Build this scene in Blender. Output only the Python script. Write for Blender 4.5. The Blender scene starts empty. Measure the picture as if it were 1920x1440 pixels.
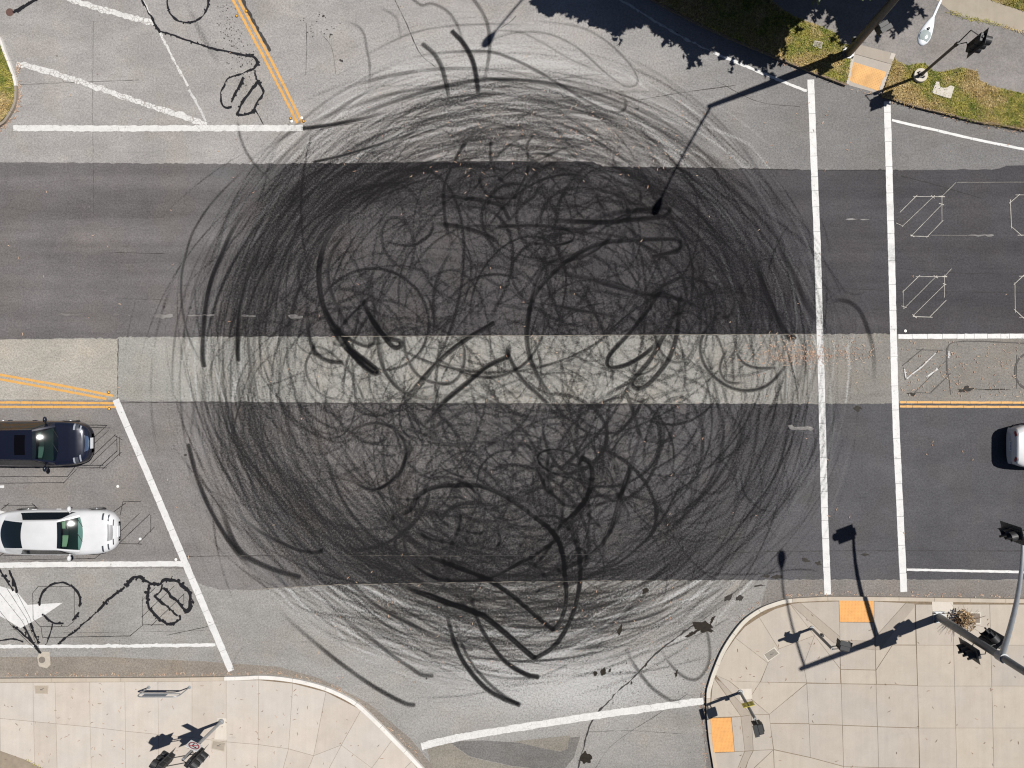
import bpy, bmesh, math, random
import numpy as np
from mathutils import Vector, Matrix

SC = bpy.context.scene
COL = SC.collection
PI = math.pi
rad = math.radians

# ---------------------------------------------------------------- camera, sky, sun, exposure
# Plan units: 45 to the metre, origin at the top left corner of the surveyed area (x right, y down).
U = 45.0
def gx(px): return (px-960)/U
def gy(py): return (720-py)/U
def G(px, py, z=0.): return Vector(((px-960)/U, (720-py)/U, z))

CAM_H = 33.0
cam_data = bpy.data.cameras.new('camera')
cam = bpy.data.objects.new('camera', cam_data); COL.objects.link(cam)
cam.location = (gx(1062), gy(714), CAM_H)
cam.rotation_euler = (0, 0, 0)
cam_data.sensor_width = 36
cam_data.lens = 36*CAM_H*U/1920
cam_data.shift_x = -102/1920
cam_data.shift_y = -6/1920
cam_data.clip_end = 2000
SC.camera = cam

SUN_EL = rad(60.4)
SUN_DIR = Vector((.936*math.cos(SUN_EL), .352*math.cos(SUN_EL), math.sin(SUN_EL))).normalized()   # towards the sun
W = bpy.data.worlds.new('World'); SC.world = W; W.use_nodes = True
wn = W.node_tree.nodes; wl = W.node_tree.links
bg = wn['Background']
sky = wn.new('ShaderNodeTexSky'); sky.sky_type = 'NISHITA'; sky.sun_disc = False
sky.air_density = .5; sky.dust_density = .4; sky.sun_elevation = SUN_EL; sky.sun_rotation = math.atan2(SUN_DIR.x, SUN_DIR.y)
wl.new(sky.outputs['Color'], bg.inputs['Color'])
bg.inputs['Strength'].default_value = 0.05
sun_data = bpy.data.lights.new('sun', 'SUN'); sun_data.energy = 5.0; sun_data.angle = rad(.53); sun_data.color = (1., .97, .925)
sun = bpy.data.objects.new('sun', sun_data); COL.objects.link(sun)
sun.location = (20, 10, 40); sun.rotation_euler = SUN_DIR.to_track_quat('Z', 'Y').to_euler()

SC.view_settings.view_transform = 'Standard'; SC.view_settings.look = 'None'
SC.view_settings.gamma = 1.0; SC.view_settings.use_curve_mapping = False
SC.view_settings.exposure = 0.50
SC.cycles.max_bounces = 6
SC.cycles.filter_width = 1.2
random.seed(5)

# ---------------------------------------------------------------- small helpers
def link(o, parent=None):
    COL.objects.link(o)
    if parent is not None: o.parent = parent
    return o

def tag(o, label=None, cat=None, group=None, kind=None):
    if label: o['label'] = label
    if cat: o['category'] = cat
    if group: o['group'] = group
    if kind: o['kind'] = kind
    return o

def empty(name, loc=(0, 0, 0), rz=0., label=None, cat=None, group=None):
    o = bpy.data.objects.new(name, None); o.location = loc; o.rotation_euler = (0, 0, rz); o.empty_display_size = .3
    COL.objects.link(o); return tag(o, label, cat, group)

class MB:
    """collects faces, then links them as ONE mesh object"""
    def __init__(self): self.v, self.f, self.mi = [], [], []
    def add(self, vs, fs, m=0):
        b = len(self.v); self.v += [tuple(p) for p in vs]
        self.f += [tuple(i+b for i in q) for q in fs]; self.mi += [m]*len(fs)
    def box(self, c, s, M=None, m=0, taper=1.):
        x, y, z = s[0]/2, s[1]/2, s[2]/2
        vs = [Vector((sx*x*(taper if sz > 0 else 1), sy*y*(taper if sz > 0 else 1), sz*z)) for sz in (-1, 1) for sx, sy in ((-1, -1), (1, -1), (1, 1), (-1, 1))]
        if M is not None: vs = [M @ p for p in vs]
        c = Vector(c)
        self.add([p+c for p in vs], [(3, 2, 1, 0), (4, 5, 6, 7), (0, 1, 5, 4), (1, 2, 6, 5), (2, 3, 7, 6), (3, 0, 4, 7)], m)
    def tube(self, pts, r, n=12, caps=True, m=0):
        pts = [Vector(p) for p in pts]
        rs = r if isinstance(r, (list, tuple)) else [r]*len(pts)
        rings = []; up = None
        for i, p in enumerate(pts):
            d = (pts[min(i+1, len(pts)-1)]-pts[max(i-1, 0)]).normalized()
            if up is None:
                up = Vector((0, 0, 1)) if abs(d.z) < .9 else Vector((1, 0, 0))
            a = d.cross(up).normalized(); b = a.cross(d).normalized(); up = b
            rings.append([p+(a*math.cos(2*PI*k/n)+b*math.sin(2*PI*k/n))*rs[i] for k in range(n)])
        vs = [q for g in rings for q in g]
        fs = [(i*n+k, i*n+(k+1) % n, (i+1)*n+(k+1) % n, (i+1)*n+k) for i in range(len(pts)-1) for k in range(n)]
        if caps: fs += [tuple(range(n))[::-1], tuple((len(pts)-1)*n+k for k in range(n))]
        self.add(vs, fs, m)
    def disc(self, c, r, z0, z1, n=20, m=0, top=1.):
        self.add([(c[0]+r*math.cos(2*PI*k/n), c[1]+r*math.sin(2*PI*k/n), z0) for k in range(n)]+[(c[0]+r*top*math.cos(2*PI*k/n), c[1]+r*top*math.sin(2*PI*k/n), z1) for k in range(n)],
                 [(k, (k+1) % n, n+(k+1) % n, n+k) for k in range(n)]+[tuple(range(n, 2*n))]+[tuple(range(n))[::-1]], m)
    def prism(self, poly, z0, z1, m=0, bottom=False):
        n = len(poly)
        a = sum(poly[i][0]*poly[(i+1) % n][1]-poly[(i+1) % n][0]*poly[i][1] for i in range(n))
        if a < 0: poly = poly[::-1]
        fs = [(i, (i+1) % n, n+(i+1) % n, n+i) for i in range(n)]+[tuple(range(n, 2*n))]
        if bottom: fs.append(tuple(range(n))[::-1])
        self.add([(p[0], p[1], z0) for p in poly]+[(p[0], p[1], z1) for p in poly], fs, m)
    def grid(self, fn, nu, nv, m=0, flip=False):
        vs = [fn(i/nu, j/nv) for i in range(nu+1) for j in range(nv+1)]
        w = nv+1
        fs = [(i*w+j, (i+1)*w+j, (i+1)*w+j+1, i*w+j+1) for i in range(nu) for j in range(nv)]
        if flip: fs = [q[::-1] for q in fs]
        self.add(vs, fs, m)
    def mesh(self, name, mats, smooth=False):
        me = bpy.data.meshes.new(name); me.from_pydata(self.v, [], self.f)
        for m in (mats if isinstance(mats, (list, tuple)) else [mats]): me.materials.append(m)
        me.polygons.foreach_set('material_index', self.mi)
        me.polygons.foreach_set('use_smooth', [bool(smooth)]*len(self.f))
        me.update()
        if smooth and smooth is not True: me.set_sharp_from_angle(angle=rad(smooth))
        return me
    def build(self, name, mats, parent=None, smooth=False):
        return link(bpy.data.objects.new(name, self.mesh(name, mats, smooth)), parent)

def bevel(o, w, seg=1):
    bm = bmesh.new(); bm.from_mesh(o.data)
    bmesh.ops.bevel(bm, geom=[e for e in bm.edges if e.is_manifold and e.calc_face_angle(0) > .5], offset=w, segments=seg, affect='EDGES', clamp_overlap=True)
    bm.to_mesh(o.data); bm.free(); o.data.update(); return o

def copy_tree(o, parent=None):
    c = o.copy(); COL.objects.link(c)
    if parent is not None: c.parent = parent
    for ch in list(o.children): copy_tree(ch, c)
    return c

# ---------------------------------------------------------------- materials
def mat(name):
    m = bpy.data.materials.new(name); m.use_nodes = True
    return m, m.node_tree.nodes, m.node_tree.links, m.node_tree.nodes['Principled BSDF']

class NT:
    """short-hand for shader nodes"""
    def __init__(self, n, l): self.n, self.l = n, l
    def _in(self, sock, v):
        if hasattr(v, 'is_output') or isinstance(v, bpy.types.NodeSocket): self.l.new(v, sock)
        elif isinstance(v, (tuple, list)) and len(v) == 3 and sock.type == 'RGBA': sock.default_value = (*v, 1)
        else: sock.default_value = v
    def pos(self):
        return self.n.new('ShaderNodeNewGeometry').outputs['Position']
    def mapping(self, v, scale=(1, 1, 1), rot=(0, 0, 0), loc=(0, 0, 0)):
        k = self.n.new('ShaderNodeMapping'); self.l.new(v, k.inputs['Vector'])
        k.inputs['Scale'].default_value = scale; k.inputs['Rotation'].default_value = rot; k.inputs['Location'].default_value = loc
        return k.outputs['Vector']
    def noise(self, v, scale, detail=3, rough=.55, dist=0.):
        k = self.n.new('ShaderNodeTexNoise'); self.l.new(v, k.inputs['Vector'])
        k.inputs['Scale'].default_value = scale; k.inputs['Detail'].default_value = detail; k.inputs['Roughness'].default_value = rough; k.inputs['Distortion'].default_value = dist
        return k.outputs['Fac']
    def voro(self, v, scale, feature='F1', out='Distance'):
        k = self.n.new('ShaderNodeTexVoronoi'); self.l.new(v, k.inputs['Vector']); k.feature = feature
        k.inputs['Scale'].default_value = scale
        return k.outputs[out]
    def ramp(self, f, a, b, lo=0., hi=1., smooth=True):
        k = self.n.new('ShaderNodeMapRange'); k.interpolation_type = 'SMOOTHSTEP' if smooth else 'LINEAR'
        self._in(k.inputs['Value'], f)
        for i, v in zip(('From Min', 'From Max', 'To Min', 'To Max'), (a, b, lo, hi)): self._in(k.inputs[i], v)
        return k.outputs['Result']
    def math(self, op, a, b=0., c=None, clamp=False):
        k = self.n.new('ShaderNodeMath'); k.operation = op; k.use_clamp = clamp
        self._in(k.inputs[0], a); self._in(k.inputs[1], b)
        if c is not None: self._in(k.inputs[2], c)
        return k.outputs[0]
    def mix(self, f, a, b, blend='MIX'):
        k = self.n.new('ShaderNodeMix'); k.data_type = 'RGBA'; k.blend_type = blend
        self._in(k.inputs['Factor'], f); self._in(k.inputs['A'], a); self._in(k.inputs['B'], b)
        return k.outputs['Result']
    def attr(self, name):
        k = self.n.new('ShaderNodeAttribute'); k.attribute_name = name
        return k.outputs['Fac']
    def sep(self, v):
        k = self.n.new('ShaderNodeSeparateXYZ'); self.l.new(v, k.inputs[0]); return k.outputs
    def bump(self, h, strength, dist=.01):
        k = self.n.new('ShaderNodeBump'); k.inputs['Strength'].default_value = strength; k.inputs['Distance'].default_value = dist
        self.l.new(h, k.inputs['Height']); return k.outputs['Normal']
    def rnd(self):
        return self.n.new('ShaderNodeObjectInfo').outputs['Random']

def L(r, g=None, b=None):
    """albedo of a surface that photographs as this sRGB value in full sun"""
    if g is None: g = b = r
    return tuple(((c/255/12.92) if c < 10 else ((c/255+.055)/1.055)**2.4)/1.9 for c in (r, g, b))

def plain(name, col, rough=.6, metal=0., noise=.0, nscale=8., spec=.5, coat=0.):
    m, n, l, p = mat(name); t = NT(n, l)
    p.inputs['Roughness'].default_value = rough; p.inputs['Metallic'].default_value = metal; p.inputs['Specular IOR Level'].default_value = spec
    p.inputs['Coat Weight'].default_value = coat; p.inputs['Coat Roughness'].default_value = .04
    if noise:
        f = t.noise(t.pos(), nscale, 4, .6)
        f = t.ramp(f, .25, .75, 1-noise, 1+noise, False)
        l.new(t.mix(1., col, f, 'MULTIPLY'), p.inputs['Base Color'])
    else: p.inputs['Base Color'].default_value = (*col, 1)
    return m

def asphalt(name, base_l, base_r, x0, x1, rub=1., dust=1., streaks=0., warm=.0, pol_sheen=(.30, .295, .285), grain=1., scrub_sheen=.55):
    """aggregate + tyre marks; base colour may change along the road (older and newer laying)"""
    m, n, l, p = mat(name); t = NT(n, l)
    P = t.pos(); s = t.sep(P)
    base = t.mix(t.ramp(s['X'], gx(x0), gx(x1)), base_l, base_r)
    big = t.noise(P, .35, 4, .6)
    base = t.mix(1., base, t.ramp(big, .3, .7, .90, 1.10, False), 'MULTIPLY')
    mid = t.noise(P, 2.2, 4, .65)
    base = t.mix(1., base, t.ramp(mid, .3, .7, .94, 1.06, False), 'MULTIPLY')
    tint = t.noise(P, .6, 3, .5)
    base = t.mix(t.ramp(tint, .45, .7, 0, .3), base, t.mix(1., base, (1.08, .99, .88), 'MULTIPLY'))
    wear = t.noise(t.mapping(P, (.25, .8, 1)), 1.3, 5, .7, .6)
    base = t.mix(1., base, t.ramp(wear, .35, .65, .91, 1.07, False), 'MULTIPLY')
    if streaks:
        st = t.noise(t.mapping(P, (.03, 1.1, 1)), 1., 4, .55)
        base = t.mix(1., base, t.ramp(st, .3, .7, 1-streaks, 1+streaks, False), 'MULTIPLY')
    g1 = t.noise(P, 13, 3, .95); g2 = t.noise(P, 34, 2, .8)
    g = t.math('ADD', t.math('MULTIPLY', g1, .6), t.math('MULTIPLY', g2, .4))
    base = t.mix(1., base, t.ramp(g, .41, .59, 1-.27*grain, 1+.29*grain, False), 'MULTIPLY')
    # polished and scrubbed aggregate, plus sun sheen painted in as paler colour
    w = t.math('MULTIPLY', t.attr('polish_sheen'), t.ramp(g, .42, .56, .05, 1.5, False), clamp=True)
    base = t.mix(t.math('MULTIPLY', w, .75), base, pol_sheen)
    # dark specks
    sp = t.ramp(t.voro(P, 2.2), .035, .06, 1, 0)
    base = t.mix(t.math('MULTIPLY', sp, .55), base, (.03, .03, .03))
    # rubber: sits on the high stones first
    d = t.math('ADD', t.math('MULTIPLY', t.attr('rubber'), rub), t.math('MULTIPLY', t.attr('dust'), dust))
    d = t.math('MULTIPLY', t.math('DIVIDE', t.math('MULTIPLY', d, d), t.math('ADD', d, .38)), 1.55)
    d = t.math('MULTIPLY', d, t.math('SUBTRACT', 1., t.math('MULTIPLY', w, scrub_sheen)))
    d = t.math('MULTIPLY', d, t.ramp(g, .41, .60, 1.7, .35, False))
    cover = t.math('MULTIPLY', t.math('SUBTRACT', 1., t.math('EXPONENT', t.math('MULTIPLY', d, -1.5))), .93)
    bold = t.math('MULTIPLY', t.attr('bold'), t.ramp(g, .41, .60, 1.25, .8, False))
    cover = t.math('MAXIMUM', cover, t.math('SUBTRACT', 1., t.math('EXPONENT', t.math('MULTIPLY', bold, -1.5))))
    col = t.mix(cover, base, (.0040, .0038, .0044))
    l.new(col, p.inputs['Base Color'])
    p.inputs['Roughness'].default_value = .85; p.inputs['Specular IOR Level'].default_value = .02
    l.new(t.bump(g1, .35, .012), p.inputs['Normal'])
    return m

def concrete(name, col, warm=(1.0, .96, .9), rough=.85, var=.09):
    m, n, l, p = mat(name); t = NT(n, l); P = t.pos()
    c = t.mix(t.noise(P, .5, 3, .55), t.mix(1., col, (1.06, 1., .93), 'MULTIPLY'), t.mix(1., col, (.95, .98, 1.02), 'MULTIPLY'))
    c = t.mix(1., c, t.ramp(t.noise(P, 1.6, 5, .6), .3, .7, 1-var, 1+var, False), 'MULTIPLY')
    c = t.mix(1., c, t.ramp(t.rnd(), 0, 1, .972, 1.022, False), 'MULTIPLY')
    st = t.noise(t.mapping(P, (6., .35, 1)), 1., 3, .6)                    # broom strokes
    c = t.mix(1., c, t.ramp(st, .3, .7, .965, 1.03, False), 'MULTIPLY')
    c = t.mix(1., c, t.ramp(t.noise(P, 60, 2, .6), .3, .7, .93, 1.07, False), 'MULTIPLY')
    c = t.mix(t.math('MULTIPLY', t.ramp(t.noise(P, .9, 5, .7, 1.), .60, .78), .30), c, (.16, .145, .12))   # stains
    l.new(c, p.inputs['Base Color']); p.inputs['Roughness'].default_value = rough; p.inputs['Specular IOR Level'].default_value = .2
    l.new(t.bump(t.noise(P, 45, 3, .6), .2, .006), p.inputs['Normal'])
    return m

def paint(name, col, wear=.1, crack=.0, under=(.2, .19, .18), rubber=1.):
    """road paint: chips and crazing show the asphalt under it"""
    m, n, l, p = mat(name); t = NT(n, l); P = t.pos()
    c = t.mix(1., col, t.ramp(t.noise(P, 3., 4, .6), .3, .7, .90, 1.06, False), 'MULTIPLY')
    c = t.mix(1., c, t.ramp(t.noise(P, 40, 2, .6), .3, .7, .92, 1.06, False), 'MULTIPLY')
    chips = t.ramp(t.noise(P, 9., 6, .75), .70-wear*.5, .74-wear*.5)
    chips = t.math('MULTIPLY', chips, t.ramp(t.noise(P, .8, 3, .5), .35, .6, .25, 1.))
    if crack:
        e = t.voro(t.mapping(P, (1, 1, 1)), 6.5, 'DISTANCE_TO_EDGE')
        chips = t.math('MAXIMUM', chips, t.math('MULTIPLY', t.ramp(e, .0, .09*crack, 1, 0), t.ramp(t.noise(P, .9, 2, .5), .38, .55, .35, 1.)))
    c = t.mix(chips, c, under)
    if rubber:
        d = t.math('MULTIPLY', t.math('ADD', t.attr('rubber'), t.attr('bold')), t.ramp(t.noise(P, 12, 4, .7), .35, .65, .1, 1.6, False))
        c = t.mix(t.math('SUBTRACT', 1., t.math('EXPONENT', t.math('MULTIPLY', d, -rubber))), c, (.02, .02, .022))
    l.new(c, p.inputs['Base Color']); p.inputs['Roughness'].default_value = .6; p.inputs['Specular IOR Level'].default_value = .3
    return m

WHITE = (.46, .455, .445)
YEL = (.46, .25, .07)
M = {}
M['paint'] = paint('white_road_paint', WHITE, .22, rubber=2.6)
M['paint_old'] = paint('worn_white_paint', (.45, .44, .425), .17, 1.0, under=L(165, 158, 150))
M['paint_solid'] = paint('crazed_white_paint', (.46, .45, .435), .10, .32, under=L(165, 158, 150), rubber=.5)
M['paint_faint'] = paint('scuffed_white_paint', (.40, .39, .38), .34, .4, under=L(150), rubber=.6)
M['paint_ghost'] = paint('worn_out_paint', L(168, 164, 160), .62, .0, under=L(112, 108, 106), rubber=.6)
M['paint_yellow'] = paint('yellow_road_paint', YEL, .14, under=L(150, 130, 100))
M['tar'] = plain('tar_sealant', (.010, .010, .012), .6, noise=.3, nscale=20, spec=.15)
M['chalk'] = plain('pale_sealant', L(205, 200, 190), .8, noise=.25, nscale=14)
M['blackout'] = plain('blackout_paint', L(58, 55, 52), .75, noise=.55, nscale=7)
M['crack'] = plain('road_crack', (.02, .018, .017), .9)
M['stain'] = plain('oil_stain', L(52, 46, 40), .7, noise=.35, nscale=9, spec=.1)
M['wet'] = plain('dark_stain', L(66, 62, 58), .7, noise=.3, nscale=9, spec=.1)
M['galv'] = plain('galvanised_steel', (.30, .31, .32), .5, .55, .12, 6)
M['galv_dark'] = plain('weathered_steel', (.20, .205, .205), .55, .5, .16, 5)
M['bronze'] = plain('dark_bronze_paint', (.055, .05, .046), .5, .2, .15, 10)
M['black'] = plain('black_powder_coat', (.012, .012, .013), .55, noise=.2, nscale=15)
M['plate'] = plain('faded_black_plate', (.035, .036, .038), .6, noise=.25, nscale=9)
M['bolt'] = plain('anchor_bolt_steel', (.10, .085, .07), .6, .4, .2, 30)
M['lamp_white'] = plain('white_lamp_housing', (.62, .64, .66), .4, .1, .05, 10)
M['lens_grey'] = plain('ribbed_glass', (.25, .28, .275), .12, 0., .06, 30, coat=.6)
M['red_lens'] = plain('red_lens', (.09, .01, .008), .25)
M['amber_lens'] = plain('amber_lens', (.12, .06, .006), .25)
M['green_lens'] = plain('green_lens', (.01, .05, .04), .25)
M['sign_yellow'] = plain('yellow_sign_face', (.50, .42, .02), .45, noise=.06)
M['sign_white'] = plain('white_sign_face', (.52, .52, .52), .4, noise=.03)
M['sign_red'] = plain('red_sign_print', (.38, .03, .04), .4)
M['sign_black'] = plain('black_sign_print', (.02, .02, .02), .5)
M['tactile'] = plain('yellow_tactile_surface', L(248, 181, 104), .75, noise=.10, nscale=4)
M['tactile_old'] = plain('faded_tactile_surface', L(244, 190, 122), .8, noise=.22, nscale=2.2)
M['stud_yellow'] = plain('yellow_reflector', (.55, .27, .03), .4)
M['stud_white'] = plain('white_ceramic', (.62, .6, .56), .4)
M['cover'] = plain('utility_cover_concrete', L(158, 150, 138), .85, noise=.14, nscale=12)
M['cover_frame'] = plain('utility_cover_frame', L(222, 214, 200), .8, noise=.1, nscale=9)
M['iron'] = plain('rusty_cast_iron', L(112, 82, 74), .75, .1, .2, 20)
M['iron_grey'] = plain('grey_cast_iron', L(140, 130, 120), .75, .1, .2, 20)
# ---------------------------------------------------------------- tyre marks
# Rubber laid down by spinning tyres, kept as a density per ground cell and
# read by the asphalt sheets and the paint as a vertex attribute.
CELL = 1.6                       # plan units (1/45 m) per cell
RNX, RNY = 1220, 920
rng = np.random.default_rng(11)

def catmull(pts, step=1.0):
    P = np.asarray(pts, float)
    if len(P) == 2:
        n = max(2, int(np.hypot(*(P[1]-P[0]))/step))
        t = np.linspace(0, 1, n)[:, None]
        return P[0]*(1-t)+P[1]*t
    Q = np.vstack([2*P[0]-P[1], P, 2*P[-1]-P[-2]])
    out = []
    for i in range(1, len(Q)-2):
        a, b, c, d = Q[i-1], Q[i], Q[i+1], Q[i+2]
        n = max(2, int(np.hypot(*(c-b))/step))
        t = np.linspace(0, 1, n, endpoint=False)[:, None]
        out.append(.5*((2*b)+(c-a)*t+(2*a-5*b+4*c-d)*t*t+(3*b-a-3*c+d)*t**3))
    out.append(P[-1][None])
    return np.vstack(out)

class Layer:
    def __init__(self):
        self.x, self.y, self.w = [], [], []
    def stroke(self, pts, width, op, fade=(0., .0), streak=.35, along=.25, curve=True, step=1.0):
        C = catmull(pts, step) if curve else np.asarray(pts, float)
        if len(C) < 3: return
        d = np.gradient(C, axis=0)
        L = np.hypot(d[:, 0], d[:, 1])+1e-6
        nx, ny = -d[:, 1]/L, d[:, 0]/L
        s = np.concatenate([[0], np.cumsum(L[1:])]); T = s[-1]+1e-6
        u = s/T
        f = np.ones_like(u)
        if fade[0] > 0: f *= np.clip(u/fade[0], 0, 1)
        if fade[1] > 0: f *= np.clip((1-u)/fade[1], 0, 1)
        k = max(2, int(T/28)); f *= np.clip(1+along*np.interp(u, np.linspace(0, 1, k), rng.normal(0, 1, k)), .15, 2)
        nl = max(3, int(width/CELL/.5)+1)
        t = np.linspace(-1, 1, nl)
        prof = np.clip(1.25*(1-np.abs(t)**3.5), 0, 1)*np.clip(1+streak*rng.normal(0, 1, nl), .1, 2)
        hw = width/2
        X = C[:, 0, None]+nx[:, None]*t*hw; Y = C[:, 1, None]+ny[:, None]*t*hw
        dt = width/(nl-1)/CELL
        W = op*f[:, None]*prof[None]*(L[:, None]/CELL)*dt
        self.x.append(X.ravel().astype(np.float32)); self.y.append(Y.ravel().astype(np.float32)); self.w.append(W.ravel().astype(np.float32))
    def arc(self, cx, cy, r, a0, span, width, op, ecc=1.0, drift=0., fade=(.3, .3), **k):
        n = max(8, int(abs(span)*r/1.3))
        a = a0+span*np.linspace(0, 1, n)
        rr = r*(1+drift*np.linspace(-.5, .5, n))
        self.stroke(np.stack([cx+rr*ecc*np.cos(a), cy+rr*np.sin(a)], 1), width, op, fade, curve=False, **k)
    def raster(self):
        x = np.concatenate(self.x)/CELL; y = np.concatenate(self.y)/CELL; w = np.concatenate(self.w)
        x0 = np.floor(x).astype(int); y0 = np.floor(y).astype(int)
        fx, fy = x-x0, y-y0
        D = np.zeros(RNX*RNY)
        for dx in (0, 1):
            for dy in (0, 1):
                ww = w*(fx if dx else 1-fx)*(fy if dy else 1-fy)
                xi, yi = x0+dx, y0+dy
                ok = (xi >= 0) & (xi < RNX) & (yi >= 0) & (yi < RNY)
                D += np.bincount(yi[ok]*RNX+xi[ok], ww[ok], RNX*RNY)
        return D.reshape(RNY, RNX)

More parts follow.
